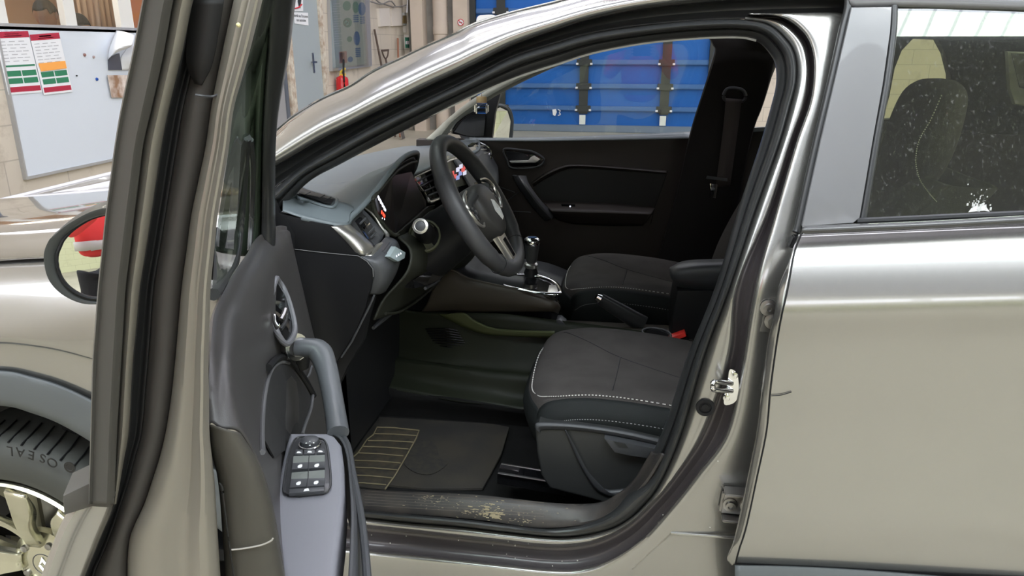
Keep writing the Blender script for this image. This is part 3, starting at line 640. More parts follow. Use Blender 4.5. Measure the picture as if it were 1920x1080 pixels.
loft('opening_trim', [rowB(trm2, .058), rowB(mixp(trm2, inn2, .25), .052), rowB(mixp(trm2, inn2, .75), .066), rowB(inn2, .09), rowB(mixp(trm2, inn2, 1.0), .16)], RUBS, CAR, n=170, cross=2, thick=0.003)
tube('headliner_edge', rowB([(770, 233), (850, 197), (890, 178), (935, 158), (975, 143), (1050, 119), (1115, 99), (1210, 81), (1310, 72), (1385, 70), (1418, 76)], .075), 0.0022, HEADL, CAR, n=6, res=60)
# B pillar and sill: painted flange, dark channel, outer panel
FO = [(1395, 38), (1442, 48), (1475, 77), (1490, 107), (1492, 150), (1480, 200), (1460, 270), (1415, 395), (1367, 540), (1320, 665), (1277, 810), (1237, 905), (1200, 955), (1160, 985), (1110, 1000), (1060, 1006), (1015, 1004), (940, 996), (865, 987), (770, 979), (682, 970), (560, 958)]
G1 = [(1398, 32), (1455, 40), (1490, 63), (1509, 94), (1514, 140), (1506, 195), (1480, 270), (1440, 395), (1381, 540), (1369, 665), (1318, 810), (1262, 897), (1222, 943), (1175, 985), (1122, 1011), (1070, 1020), (1015, 1020), (940, 1012), (865, 1004), (770, 993), (682, 984), (560, 972)]
G2 = [(1405, 26), (1466, 31), (1506, 58), (1525, 94), (1528, 140), (1520, 195), (1494, 270), (1458, 395), (1418, 540), (1395, 680), (1366, 810), (1312, 888), (1268, 945), (1210, 1010), (1150, 1052), (1090, 1070), (1030, 1071), (940, 1062), (865, 1054), (770, 1044), (684, 1036), (560, 1023)]
F2 = [(1500, 26), (1585, 27), (1600, 62), (1605, 98), (1597, 140), (1588, 195), (1570, 270), (1540, 395), (1500, 540), (1478, 680), (1462, 810), (1450, 888), (1446, 945), (1440, 1030), (1430, 1140), (1180, 1170), (1060, 1160), (940, 1150), (865, 1142), (770, 1132), (684, 1124), (560, 1111)]
FF = [rowB(FO, .06), rowB(mixp(FO, G1, .25), .046), rowB(mixp(FO, G1, .8), .040), rowB(G1, .046), rowB(mixp(G1, G2, .12), .062), rowB(mixp(G1, G2, .5), .072), rowB(mixp(G1, G2, .85), .058), rowB(mixp(G1, G2, .95), .04), rowB(G2, .03), rowB(mixp(G2, F2, .12), .026), rowB(mixp(G2, F2, .5), .03), rowB(F2, .04)]
loft('door_frame', FF[:5], PAINT, CAR, n=200, cross=3, thick=0.002)
loft('frame_channel', FF[4:8], mat('dull purple grey channel paint', (.085, .075, .078), rough=.32, metal=.3, coat=.3), CAR, n=200, cross=3, thick=0.002)
loft('door_frame', FF[7:], PAINT, CAR, n=200, cross=3, thick=0.002)
# outer sill crease and pressing line
tube('sill_crease', [PB(1450, 1014, .024), PB(1380, 1008, .024), PB(1300, 1003, .024), PB(1258, 1000, .024)], 0.003, PAINT, CAR, n=8)
tube('sill_crease', [PB(1258, 1000, .026), PB(1225, 1030, .026), PB(1186, 1066, .026), PB(1178, 1076, .03), PB(1186, 1100, .03)], 0.002, PAINT, CAR, n=6)
# striker, plug, hinges of the rear door
sp = PB(1376, 725, .03); SX = Vector((1, 0, 0))
st = slab('striker_plate', [PB(a, b, .036) for a, b in [(1368, 690), (1382, 700), (1384, 735), (1376, 752), (1358, 756), (1358, 738), (1364, 712)]], CHROME, CAR, ext=(0, -.006, 0), bevel=.0015, smoothc=24)
a = PB(1365, 727, .03)
tube('striker_loop', [PB(1372, 719, .03), PB(1340, 716, -.0), PB(1337, 726, -.002), PB(1340, 731, -.0), PB(1372, 733, .03)], 0.0045, CHROME, st, n=10, res=24)
for px, py in [(1362, 745), (1377, 703)]: revolve('screw', PB(px, py, .03), (0, -1, 0), [(.006, 0), (.006, .004), (.002, .005)], CHROME, st, n=12)
revolve('rubber_plug', PB(1322, 762, .042), (0, -1, 0), [(.016, 0), (.017, .003), (.0165, .006), (.011, .0065), (.010, .004), (.0072, .004), (.007, .007), (.003, .0075)], RUBBER, CAR, n=24)
def hinge(px, py, lb, dk):
    c = PB(px, py, .02)
    h = link('door_hinge', mesh_of(obox_bm(c, SX, Vector((0, 1, 0)), Vector((.08, 0, 1)).normalized(), .06, .016, .045, bevel=.004)), dk, CAR)
    for q in (-.014, .016):
        revolve('hinge_bolt', c+Vector((q, -.008, .0)), (0, -1, 0), [(.013, 0), (.013, .003), (.009, .004), (.009, .010), (.005, .0105), (.004, .006), (.001, .006)], dk, h, n=20)
    for s in (-1, 1): link('hinge_flange', mesh_of(obox_bm(c+Vector((.004, -.01, s*.027)), SX, Vector((0, 1, 0)), Vector((.08, 0, 1)).normalized(), .062, .03, .006, bevel=.002)), dk, h)
hinge(1383, 942, '', STEEL)
h = link('door_hinge', mesh_of(obox_bm(PB(1448, 588, .03), SX, Vector((0, 1, 0)), Vector((.15, 0, 1)).normalized(), .035, .016, .07, bevel=.004)), PAINT, CAR)
for px, py in [(1441, 577), (1449, 602)]: revolve('hinge_bolt', PB(px, py, .02), (0, -1, 0), [(.014, 0), (.014, .003), (.009, .004), (.009, .009), (.004, .0095), (.003, .006), (.001, .006)], STEEL, h, n=20)
link('wiring_gaiter', mesh_of(obox_bm(PB(1440, 705, .03), SX, Vector((0, 1, 0)), Vector((.12, 0, 1)).normalized(), .03, .02, .075, bevel=.009)), RUBBER, CAR)
revolve('rubber_plug', PB(1432, 772, .035), (0, -1, 0), [(.017, 0), (.017, .004), (.01, .005), (.009, .002)], RUBBER, CAR, n=20)
# ---------------------------------------------------------------- rear door (closed)
DL = [(1502, 440), (1489, 475), (1477, 540), (1466, 590), (1457, 640), (1445, 727), (1437, 810), (1419, 897), (1400, 985), (1386, 1030), (1379, 1057)]
DLt = [b for a, b in DL]
right = [(2180, 411), (2180, 450), (2180, 520), (2180, 575), (2180, 640), (2180, 727), (2180, 810), (2180, 900), (2180, 1000), (2180, 1060), (2180, 1095)]
offs = [.066, .040, .012, .000, .011, .015, .015, .009, .0, .0, .010]
def P0(px, py, o): return PY(px, py, o)
rows = []
for (a, b), (c, d), o in zip(DL, right, offs):
    r = []
    for t in (0, .02, .08, .25, .5, .75, 1.0): r.append(P0(a+(c-a)*t, b+(d-b)*t+(-6 if 560 < b < 700 else 0)*t, o-.012*(1-abs(2*t-1))*(.4 if b < 1000 else 0)))
    rows.append(r)
# wheel arch lip rising to the rear at the foot
rd = loft('rear_door', rows, PAINT, CAR, n=60, cross=6, thick=0.0015)
bev = [(1502, 440), (1489, 475), (1477, 540), (1466, 590), (1457, 640), (1445, 727), (1437, 810), (1419, 897), (1400, 985), (1386, 1030), (1379, 1057)]
edge_l = [(1492, 462), (1480, 490), (1460, 540), (1452, 590), (1440, 640), (1429, 727), (1419, 810), (1398, 915), (1377, 1010), (1364, 1045), (1372, 1060)]
er = [[P0(a, b, o) for (a, b), o in zip(bev, offs)], [P0(a-4, b, o+.001) for (a, b), o in zip(bev, offs)], [P0(a*.5+c*.5, b*.5+d*.5, o+.004) for (a, b), (c, d), o in zip(bev, edge_l, offs)], [P0(a, b, o+.012) for (a, b), o in zip(edge_l, offs)], [P0(a+3, b, o+.04) for (a, b), o in zip(edge_l, offs)]]
loft('door_edge', er, PAINT, rd, n=70, cross=2, thick=0.001)
tube('edge_groove', [P0(a, b, o-.0005) for (a, b), o in zip(bev, offs)], 0.0016, RUBBER, rd, n=6, res=60)
# belt moulding and cladding
loft('belt_moulding', [[P0(x, y, .052) for x, y in [(1504, 424), (1600, 420), (1760, 413), (1920, 404), (2180, 390)]], [P0(x, y, .036) for x, y in [(1504, 427), (1600, 423), (1760, 416), (1920, 407), (2180, 393)]], [P0(x, y, .034) for x, y in [(1503, 436), (1600, 432), (1760, 425), (1920, 416), (2180, 402)]], [P0(x, y, .05) for x, y in [(1503, 440), (1600, 436), (1760, 429), (1920, 420), (2180, 406)]]], mat('satin black moulding', (0.07, 0.07, 0.07), rough=.2, coat=.5), rd, n=40, cross=3, thick=0.001)
loft('lower_cladding', [[P0(x, y, .012) for x, y in [(1378, 1064), (1500, 1066), (1660, 1075), (1920, 1098), (2180, 1130)]], [P0(x, y, -.006) for x, y in [(1378, 1072), (1500, 1075), (1660, 1084), (1920, 1106), (2180, 1138)]], [P0(x, y, -.01) for x, y in [(1378, 1200), (1500, 1200), (1660, 1200), (1920, 1220), (2180, 1250)]], [P0(x, y, .05) for x, y in [(1378, 1290), (1500, 1290), (1660, 1300), (1920, 1300), (2180, 1300)]]], CLAD, rd, n=40, cross=4, thick=0.002)
tube('cladding_gap', [P0(x, y, .012) for x, y in [(1378, 1062), (1500, 1064), (1660, 1073), (1920, 1096), (2180, 1128)]], .003, RUBBER, rd, n=6)
# pillar cover, glass, frames
pc_ = [(1597, 14), (1672, 13), (1669, 60), (1655, 160), (1637, 260), (1612, 408), (1600, 418), (1504, 424), (1520, 350), (1540, 260), (1566, 150), (1588, 55)]
slab('pillar_cover', [PB(a, b, -.008) for a, b in pc_], PILC, rd, ext=(0, .012, 0), bevel=.001, smooth=True, ang=30)
sl = [(1590, -20), (1590, 14), (1580, 55), (1559, 150), (1533, 260), (1513, 350), (1497, 424), (1492, 436)]
tube('frame_seal', [PB(a, b, .005) for a, b in sl], .0065, RUBS, rd, n=10, res=50)
link('seal_end', mesh_of(obox_bm(PB(1489, 452, .01), SX, Vector((0, 1, 0)), Vector((.3, 0, 1)).normalized(), .012, .02, .02, bevel=.002)), RUBBER, rd)
tube('glass_seal', [PB(a, b, .0) for a, b in [(1676, 12), (1674, 60), (1661, 160), (1643, 260), (1618, 408), (1612, 418)]], .0062, RUBS, rd, n=10, res=40)
gl = [(1679, 16), (1800, 17), (1920, 22), (2180, 30), (2180, 392), (1920, 397), (1760, 403), (1612, 410), (1640, 290), (1662, 160)]
slab('window_glass', [PB(a, b, .006) for a, b in gl], TINT, rd, ext=(0, .004, 0), smooth=False)
loft('window_top_frame', [[PB(x, y, -.002) for x, y in [(1590, -30), (1700, -30), (1920, -22), (2180, -12)]], [PB(x, y, -.004) for x, y in [(1592, 0), (1700, -2), (1920, 6), (2180, 14)]], [PB(x, y, .002) for x, y in [(1597, 12), (1700, 11), (1920, 17), (2180, 25)]], [PB(x, y, .02) for x, y in [(1597, 16), (1700, 17), (1920, 23), (2180, 31)]]], PILC, rd, n=30, cross=3, thick=.001)
tube('window_sill_seal', [PB(a, b, -.004) for a, b in [(1606, 415), (1700, 411), (1800, 406), (1920, 401), (2180, 392)]], .0055, RUBS, rd, n=8)
DIRT = mat('whitish dried dirt', (0.62, 0.62, 0.6), rough=.95)
bm = bmesh.new()
for i in range(60):
    a = random.gauss(0, 1); px = 1836+a*11; py = 396-abs(random.gauss(0, 1))*20
    if py < 330: continue
    s = 0.0016*random.uniform(.5, 1.2)*(1.4 if py > 380 else .7); c = PB(px, py, .0045); obox_bm(c, SX, Vector((0, 1, 0)), Vector((0, 0, 1)), s, .001, s*1.5, bm)
o = link('dirt_specks', mesh_of(bm), DIRT, rd, kind='stuff')
slab('dirt_smear', [PB(a, b, .0045) for a, b in [(1816, 398), (1822, 390), (1828, 388), (1832, 384), (1836, 388), (1842, 381), (1848, 386), (1852, 392), (1856, 397), (1846, 395), (1832, 396)]], DIRT, rd, ext=(0, .001, 0), smooth=False)
# small marks in the paint
bm = bmesh.new(); random.seed(11)
chb = [surf(o) for o in COL.objects if o.name.startswith('door_frame') or o.name.startswith('frame_channel')]
for px, py in [(697, 1002), (732, 1018), (762, 1004), (924, 1021), (966, 1022), (988, 1042), (966, 1047), (1054, 1052), (1083, 1051), (950, 1038), (1346, 864), (1331, 988), (1235, 980), (1244, 966), (860, 1012), (1036, 1062)]:
    c = [q for q in (hit(h_, px, py, .0012) for h_ in chb) if q is not None]
    if c: obox_bm(min(c, key=lambda q: (q-C0).length), SX, Vector((0, 1, 0)), Vector((0, 0, 1)), random.uniform(.0012, .0026), .0012, random.uniform(.001, .002), bm)
link('paint_chips', mesh_of(bm), mat('pale grit', (.7, .68, .6), rough=.8), CAR, kind='stuff')
tube('paint_scratch', [PY(a, b, .012) for a, b in [(1446, 742), (1462, 741), (1474, 738), (1484, 735)]], .0008, RUBBER, rd, n=5, res=14)
# ---------------------------------------------------------------- front wing, bonnet, arch, wheel
def wing(off_rows): return off_rows
xs = [-260, -120, 0, 60, 120, 200, 300, 410, 498]
def wr(ys, off): return [PY(x, y, off) for x, y in zip(xs, ys)]
wg = [wr([512, 503, 494, 491, 488, 482, 474, 464, 456], .078), wr([525, 517, 510, 507, 504, 498, 490, 480, 472], .052), wr([560, 556, 550, 547, 544, 538, 530, 520, 512], .018), wr([610, 608, 606, 604, 602, 598, 590, 582, 575], -.008), wr([640, 638, 637, 642, 652, 674, 706, 744, 776], -.016), wr([650, 648, 648, 653, 664, 686, 718, 756, 788], -.006), wr([705, 698, 694, 705, 724, 762, 815, 880, 940], -.002)]
fw = loft('front_wing', wg, PAINT, CAR, n=80, cross=5, thick=.0015)
ar = [wr([706, 699, 695, 706, 725, 763, 816, 882, 942], .0), wr([712, 705, 700, 712, 731, 770, 824, 890, 950], -.014), wr([740, 734, 730, 742, 762, 802, 857, 925, 990], -.016), wr([768, 762, 757, 770, 794, 842, 905, 985, 1060], -.008), wr([772, 765, 760, 774, 798, 846, 910, 990, 1064], .03)]
loft('arch_cladding', ar, CLAD, CAR, n=80, cross=4, thick=.002)
# bonnet: from the shut line up and over
def bx(ys, off): return [PY(x, y, off) for x, y in zip(xs, ys)]
bn = [bx([510, 501, 492, 489, 486, 480, 472, 462, 454], .084), bx([500, 492, 484, 480, 477, 471, 463, 453, 445], .074), bx([470, 462, 452, 449, 445, 438, 430, 420, 412], .084), bx([448, 440, 430, 426, 421, 413, 403, 392, 384], .10), bx([432, 423, 413, 408, 402, 393, 381, 369, 360], .16), bx([415, 406, 396, 391, 384, 374, 362, 349, 340], .3), bx([396, 388, 378, 372, 366, 357, 345, 333, 322], .62), bx([392, 383, 372, 367, 361, 352, 342, 330, 320], 1.0)]
BONP = mat('glossy bonnet paint', (0.40, 0.385, 0.38), rough=0.12, metal=0.9, coat=1.0)
bn += [[Vector((q.x-.02, yy, q.z-dz)) for q in bn[7]] for yy, dz in ((1.3, .085), (1.5, .135), (1.64, .19), (1.72, .27))]
loft('bonnet', bn, BONP, CAR, n=90, cross=6, thick=.0015)
tube('bonnet_gap', bx([511, 502, 493, 490, 487, 481, 473, 463, 455], .084), .003, RUBBER, CAR, n=6, res=60)
nose = [r[0] for r in bn[3::-1]][::-1][:0]+[bn[3][0], bn[1][0]]+[r[0] for r in wg]+[r[0] for r in ar[1:4]]
nose.append(nose[-1]+Vector((0, .01, -.25)))
loft('front_bumper', [nose]+[[Vector((q.x-dx, q.y+dy*(1-q.y*.2), q.z-dz*(i < 3))) for i, q in enumerate(nose)] for dx, dy, dz in [(.10, .03, .01), (.22, .12, .03), (.30, .35, .05), (.33, .80, .06), (.30, 1.3, .05), (.2, 1.6, .03)]], PAINT, CAR, n=50, cross=4, thick=.002)
tube('arch_gap', wr([706, 699, 695, 706, 725, 763, 816, 882, 942], .002), .003, RUBBER, fw, n=6, res=60)
loft('wheel_arch_liner', [wr([770, 763, 758, 771, 795, 843, 906, 986, 1061], .02), wr([770, 763, 758, 771, 795, 843, 906, 986, 1061], .3)], RUBBER, CAR, n=40)
box('wheel_well', -.5, .6, .30, .34, .05, .95, RUBBER, CAR)
# wheel: axle at x=0
WC = PY(96, 1047, .09); TR = .345
TYRE = mat('tyre rubber', (0.052, 0.054, 0.048), rough=.65, bump=.2, bscale=60)
wh = revolve('wheel', (WC.x, .0, WC.z), (0, 1, 0), [(.248, .03), (.256, .012), (.275, .004), (.305, .001), (.325, .006), (.338, .02), (.344, .04), (.345, .12), (.343, .2), (.33, .225), (.25, .21), (.24, .2)], TYRE, CAR, n=96, caps=False)
nt = TYRE.node_tree
bm = bmesh.new()
for i in range(72):
    a = 2*math.pi*i/72
    if math.sin(a) < -.2: continue
    ax = Vector((math.cos(a), 0, math.sin(a))); tg = Vector((-math.sin(a), 0, math.cos(a)))
    p = [Vector((WC.x, .022, WC.z))+ax*.341, Vector((WC.x, .06, WC.z))+(ax+tg*.02).normalized()*.3458, Vector((WC.x, .10, WC.z))+(ax+tg*.055).normalized()*.3462]
    tube_bm(p, .0022, 5, bm)
link('tread_groove', mesh_of(bm), RUBBER, wh, kind='stuff')
ALLOY = mat('champagne alloy', (0.62, 0.60, 0.47), rough=.25, metal=.9, coat=.5)
revolve('rim', (WC.x, 0, WC.z), (0, 1, 0), [(.236, .012), (.243, .006), (.247, .012), (.245, .03), (.228, .05), (.222, .10), (.22, .18), (.235, .2), (.236, .06), (.232, .02), (.236, .012)], ALLOY, wh, n=96, caps=False)
revolve('brake_drum', (WC.x, .13, WC.z), (0, 1, 0), [(.05, 0), (.14, 0), (.145, .01), (.145, .05)], STEEL, wh, n=48)
def pol(r, deg, y): a = math.radians(deg); return Vector((WC.x+r*math.cos(a), y, WC.z+r*math.sin(a)))
for k in range(5):
    base = 102+72*k
    for s in (-1, 1):
        # each spoke arm: a V from the hub out to the rim
        a0, a1 = base+s*5, base+s*21
        loft('spoke', [[pol(.055, a0-9, .075), pol(.12, (a0*.6+a1*.4)-5, .055), pol(.19, a1-6, .028), pol(.238, a1-4.5, .012)], [pol(.055, a0-8, .068), pol(.12, (a0*.6+a1*.4)-4, .046), pol(.19, a1-5, .02), pol(.238, a1-3.5, .008)], [pol(.055, a0+8, .068), pol(.12, (a0*.6+a1*.4)+4, .046), pol(.19, a1+5, .02), pol(.238, a1+3.5, .008)], [pol(.055, a0+9, .085), pol(.12, (a0*.6+a1*.4)+5, .065), pol(.19, a1+6, .04), pol(.238, a1+4.5, .02)]], ALLOY, wh, n=16, thick=.012, off=1)
    sb = base
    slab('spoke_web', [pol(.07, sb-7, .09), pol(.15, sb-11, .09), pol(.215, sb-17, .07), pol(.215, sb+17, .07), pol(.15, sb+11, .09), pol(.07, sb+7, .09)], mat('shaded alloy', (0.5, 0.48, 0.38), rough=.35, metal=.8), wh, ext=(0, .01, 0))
    revolve('wheel_bolt', pol(.056, base+36, .085), (0, -1, 0), [(.014, 0), (.014, .01), (.009, .012), (.008, .02), (.004, .021)], STEEL, wh, n=12)
revolve('hub', (WC.x, .09, WC.z), (0, -1, 0), [(.085, 0), (.08, .012), (.06, .02), (.04, .022)], ALLOY, wh, n=40)
cp = revolve('hub_cap', (WC.x, .075, WC.z), (0, -1, 0), [(.031, 0), (.031, .006), (.027, .008), (.026, .006), (.001, .007)], mat('dark cap', (.05, .05, .055), rough=.3), wh, n=32)
def diamond(c, X, Y, s, m, parent, th=.003, name='emblem', flip=None):
    """hollow lozenge emblem"""
    X = Vector(X).normalized(); Y = Vector(Y).normalized(); Nn = X.cross(Y).normalized()*(1 if flip is None or X.cross(Y).dot(flip) > 0 else -1); c = Vector(c); bm = bmesh.new()
    def ring(k): return [c+X*(.62*s*k)*0+Y*s*k, c+X*.6*s*k, c-Y*s*k, c-X*.6*s*k]
    o, i = ring(1), ring(.55)
    O = [bm.verts.new(p) for p in o]; I = [bm.verts.new(p) for p in i]; O2 = [bm.verts.new((a+b_)/2+Nn*th) for a, b_ in zip(o, i)]
    for k in range(4):
        j = (k+1) % 4; bm.faces.new((O[k], O[j], O2[j], O2[k])); bm.faces.new((O2[k], O2[j], I[j], I[k]))
    bmesh.ops.recalc_face_normals(bm, faces=bm.faces)
    return link(name, mesh_of(bm), m, parent, smooth=False)
diamond((WC.x, .066, WC.z), (1, 0, 0), (0, 0, 1), .021, CHROME, wh, th=.003)
# tyre lettering, raised, as on the sidewall (upright when read from outside at the top)
for i, ch in enumerate('ADVENTRA'[::-1]): pass
GLY = mat('tyre lettering', (0.012, 0.012, 0.012), rough=.5)
for i, ch in enumerate('OSCAR'): pass
WCy = V3_ = Vector((WC.x, 0, WC.z))
for ch, px, py in [('O', 98, 867), ('S', 80, 859), ('E', 59, 853), ('A', 38, 848), ('L', 19, 845)]:
    q = PY(px, py, -.002); ax = (q-WCy); ax.y = 0; ax.normalize(); tg = Vector((-ax.z, 0, ax.x))
    text_obj('sidewall_letter', ch, q, tg, -ax, .030, GLY, wh, sx=1.0)
q = PY(131, 876, -.002)
revolve('sidewall_emblem', q, (0, -1, 0), [(.0125, 0), (.0125, .001), (.008, .0012), (.007, .0003)], GLY, wh, n=18)
# ---------------------------------------------------------------- roof, glass, far side shell
def farP(p): return Vector((p.x, 1.8-p.y, p.z))
rtop = [PB(x, interp(R0, x)-6, .10) for x in XS]
mid = [Vector((p.x+(-.03 if p.x < 1.3 else 0), .9, p.z+.055)) for p in rtop]
iw = [i for i, x in enumerate(XS) if x <= 855]; ir = [i for i, x in enumerate(XS) if x >= 855]
def arch(i, t):
    a = rtop[i]; b = farP(a); m = mid[i]; return a.lerp(b, t)+Vector((0, 0, (-.012 if XS[i] < 1400 else .0)*(1-(2*t-1)**2)))+Vector((-.05*(1-(2*t-1)**2) if i in iw else 0, 0, 0))
T = [0, .06, .15, .3, .5, .7, .85, .94, 1]
ws = loft('windscreen', [[arch(i, t) for t in T] for i in iw], WSG, CAR, n=30)
rp = loft('roof_panel', [[arch(i, t) for t in T] for i in ir]+[[arch(len(XS)-1, t)+Vector((1.1, 0, -.06)) for t in T], [arch(len(XS)-1, t)+Vector((1.35, 0, -.18)) for t in T]], PAINT, CAR, n=30, cross=2, thick=.003)
loft('headliner', [[arch(i, t)-Vector((0, 0, .03)) for t in T[1:-1]] for i in ir]+[[arch(len(XS)-1, t)+Vector((1.1, 0, -.09)) for t in T[1:-1]]], mat('dark grey headliner', (.10, .10, .10), rough=.95), CAR, n=24, cross=2, thick=.004)
pass
# cabin enclosure out of the camera's way: bulkhead, rear hatch, rear flanks and floor pan
box('bulkhead', .05, .08, .1, 1.7, .3, 1.02, RUBBER, CAR)
box('floor_pan', -.2, 3.2, .12, 1.68, .33, .36, RUBBER, CAR)
box('scuttle', .08, .30, .1, 1.7, .95, 1.0, PLAST, CAR)
box('tailgate', 3.05, 3.1, .15, 1.65, .4, 1.45, PAINT, CAR)
# ================================================================ cabin
V3 = Vector
# ---------------- dashboard
DTOP = mat('dashboard skin', (0.12, 0.14, 0.15), rough=.40, bump=.15, bscale=1300)
OLIV = mat('dark lower dash plastic', (0.028, 0.029, 0.022), rough=.5, spec=.25, bump=.12, bscale=1300)
redge = [(566, 408, .13), (612, 419, .14), (636, 423, .15), (650, 419, .17), (660, 406, .2), (691, 374, .26), (734, 319, .38), (760, 293, .52), (780, 286, .66), (783, 293, .74), (779, 312, .78), (771, 329, .80), (813, 312, .92), (850, 300, 1.05), (880, 291, 1.2), (897, 280, 1.45), (897, 266, 1.62), (890, 259, 1.70)]
re3 = [PY(a, b, y) for a, b, y in redge]
zbase = lambda y: 1.055
rows = []
def dtop(t):
    out = []
    for p in re3:
        fx = .18+.22*abs(p.y-.9)**2; q = V3((p.x+(fx-p.x)*t, p.y, p.z*(1-min(1, t*2.2))+(1.075-.03*t)*min(1, t*2.2)))
        if p.z > 1.12 and t > 0: q.z = max(q.z, p.z-(t*1.1)) if t < .1 else q.z
        if t < .25: q.z = p.z*(1-t*3)+(1.085)*(t*3) if p.z < 1.12 else p.z*(1-t*3.2)+1.088*(t*3.2)
        out.append(q)
    return out
near = [PY(a, b, .128) for a, b in [(566, 408)]]
DB = loft('dashboard', [dtop(t) for t in (0, .04, .12, .25, .45, .7, .9, 1.0)], DTOP, CAR, n=150, cross=3, thick=.004)
# the rounded lip below the pad along the near end and the binnacle hood
lip = re3[:12]
tube('dash_lip', lip, .006, DTOP, DB, n=10, res=90)
tube('dash_lip', re3[11:], .005, DTOP, DB, n=10, res=60)
# end rear nose of pad
loft('pad_end', [[PY(530, 396, .125), PY(566, 408, .128), PY(612, 419, .14), PY(640, 423, .15), PY(655, 415, .17)], [PY(530, 378, .15), PY(566, 386, .17), PY(612, 392, .18), PY(640, 398, .19), PY(657, 400, .2)], [PY(530, 360, .2), PY(566, 366, .22), PY(612, 372, .24), PY(650, 382, .24), PY(668, 392, .235)]], DTOP, DB, n=40, cross=4, thick=.002)
# demister vent in the pad
dbv = surf(DB); pev = surf(bpy.data.objects['pad_end'])
def od(pts, lift):
    out = []
    for a, b in pts:
        c = [q for q in (hit(dbv, a, b, lift), hit(pev, a, b, lift)) if q is not None]
        out.append(min(c, key=lambda q: (q-C0).length) if c else PZ(a, b, 1.1))
    return out
slab('air_vent', od([(559, 360), (566, 356), (622, 374), (626, 379), (620, 387), (608, 385), (560, 368)], .005), RUBBER, DB, ext=(0, 0, .001), smooth=False)
tube('vent_bezel', od([(556, 360), (565, 354), (595, 363), (628, 373), (631, 380), (624, 391), (608, 389), (580, 380), (558, 372)], .003), .003, DTOP, DB, n=8, closed=True, res=60)
for k in range(4): tube('vent_slat', od([(572+k*12, 371+k*4), (584+k*12, 364+k*4)], .007), .0011, PLAST, DB, n=6)
# binnacle: dark bowl with the display
bw = [[PY(a, b, y) for a, b, y in [(703, 367, .27), (734, 326, .38), (758, 303, .52), (777, 296, .66), (779, 312, .76), (774, 334, .80)]],
      [PY(a, b, y)+V3((-.012, 0, 0)) for a, b, y in [(705, 372, .29), (735, 335, .39), (757, 315, .52), (772, 306, .64), (775, 320, .74), (776, 338, .79)]],
      [PY(a, b, y)+V3((-.035, 0, -.01)) for a, b, y in [(716, 385, .31), (740, 352, .40), (757, 335, .52), (768, 325, .62), (775, 335, .72), (785, 350, .77)]]]
loft('binnacle', bw, RUBBER, DB, n=50, cross=4, thick=.002)
disp = [(699, 378, .285), (706, 365, .29), (740, 330, .42), (776, 322, .70), (785, 345, .77), (803, 378, .79), (803, 390, .78), (746, 439, .36), (735, 432, .33), (716, 408, .3)]
IC = slab('instrument_display', [PY(a, b, y)+V3((-.006, 0, 0)) for a, b, y in disp], mat('dark display glass', (.008, .006, .006), rough=.35, spec=.3), DB, ext=(-.01, 0, 0), smooth=False)
slab('dial_face', [PY(a, b, y)+V3((-.004, 0, 0)) for a, b, y in [(707, 378, .31), (728, 362, .38), (745, 372, .46), (754, 388, .5), (752, 404, .46), (735, 424, .38), (716, 404, .32)]], mat('brownish dial', (.035, .024, .02), rough=.35), IC, ext=(-.002, 0, 0), smoothc=32)
LW = mat('lit white symbols', (.85, .88, 1), emit=1.6); LR = mat('lit red symbols', (1, .06, .03), emit=1.6)
for i in range(9):
    px, py = 707+i*1.7, 369+i*3.1
    revolve('symbol', PY(px, py, .305+i*.002)+V3((.002, 0, 0)), (1, 0, 0), [(.0045 if i % 2 else .003, 0), (.003, .001)], LW, IC, n=6)
for px, py in [(704, 387), (705, 390), (714, 398), (717, 402), (719, 405)]: revolve('symbol', PY(px, py, .305)+V3((.002, 0, 0)), (1, 0, 0), [(.0045, 0), (.003, .001)], LR, IC, n=6)
for px, py in [(715, 409), (719, 411)]: revolve('symbol', PY(px, py, .31)+V3((.002, 0, 0)), (1, 0, 0), [(.002, 0), (.001, .001)], LW, IC, n=6)
# rim of the cluster
cl = [(780, 303, .74), (770, 305, .66), (748, 317, .5), (728, 337, .38), (703, 367, .275), (698, 378, .265), (701, 392, .27), (712, 412, .28), (724, 428, .3), (738, 440, .33), (746, 440, .36)]
tube('cluster_rim', [PY(a, b, y) for a, b, y in cl], .0045, OLIV, DB, n=8, res=90)
loft('cluster_bezel', [[PY(a, b, y) for a, b, y in [(679, 390, .25), (694, 402, .27), (709, 424, .275), (723, 442, .27)]], [PY(a, b, y) for a, b, y in [(699, 379, .265), (702, 393, .27), (713, 413, .28), (736, 441, .33)]]], OLIV, DB, n=30, thick=.002)
loft('cluster_bezel', [[PY(a, b, y) for a, b, y in [(662, 405, .2), (691, 375, .26), (722, 338, .34)]], [PY(a, b, y) for a, b, y in [(678, 391, .25), (700, 371, .27), (727, 338, .37)]]], OLIV, DB, n=30, thick=.002)
slab('lower_bezel', [PY(a, b, y) for a, b, y in [(746, 437, .35), (804, 386, .76), (816, 384, .8), (812, 396, .8), (770, 430, .5), (748, 447, .37)]], OLIV, DB, ext=(-.006, 0, -.002), bevel=.001)
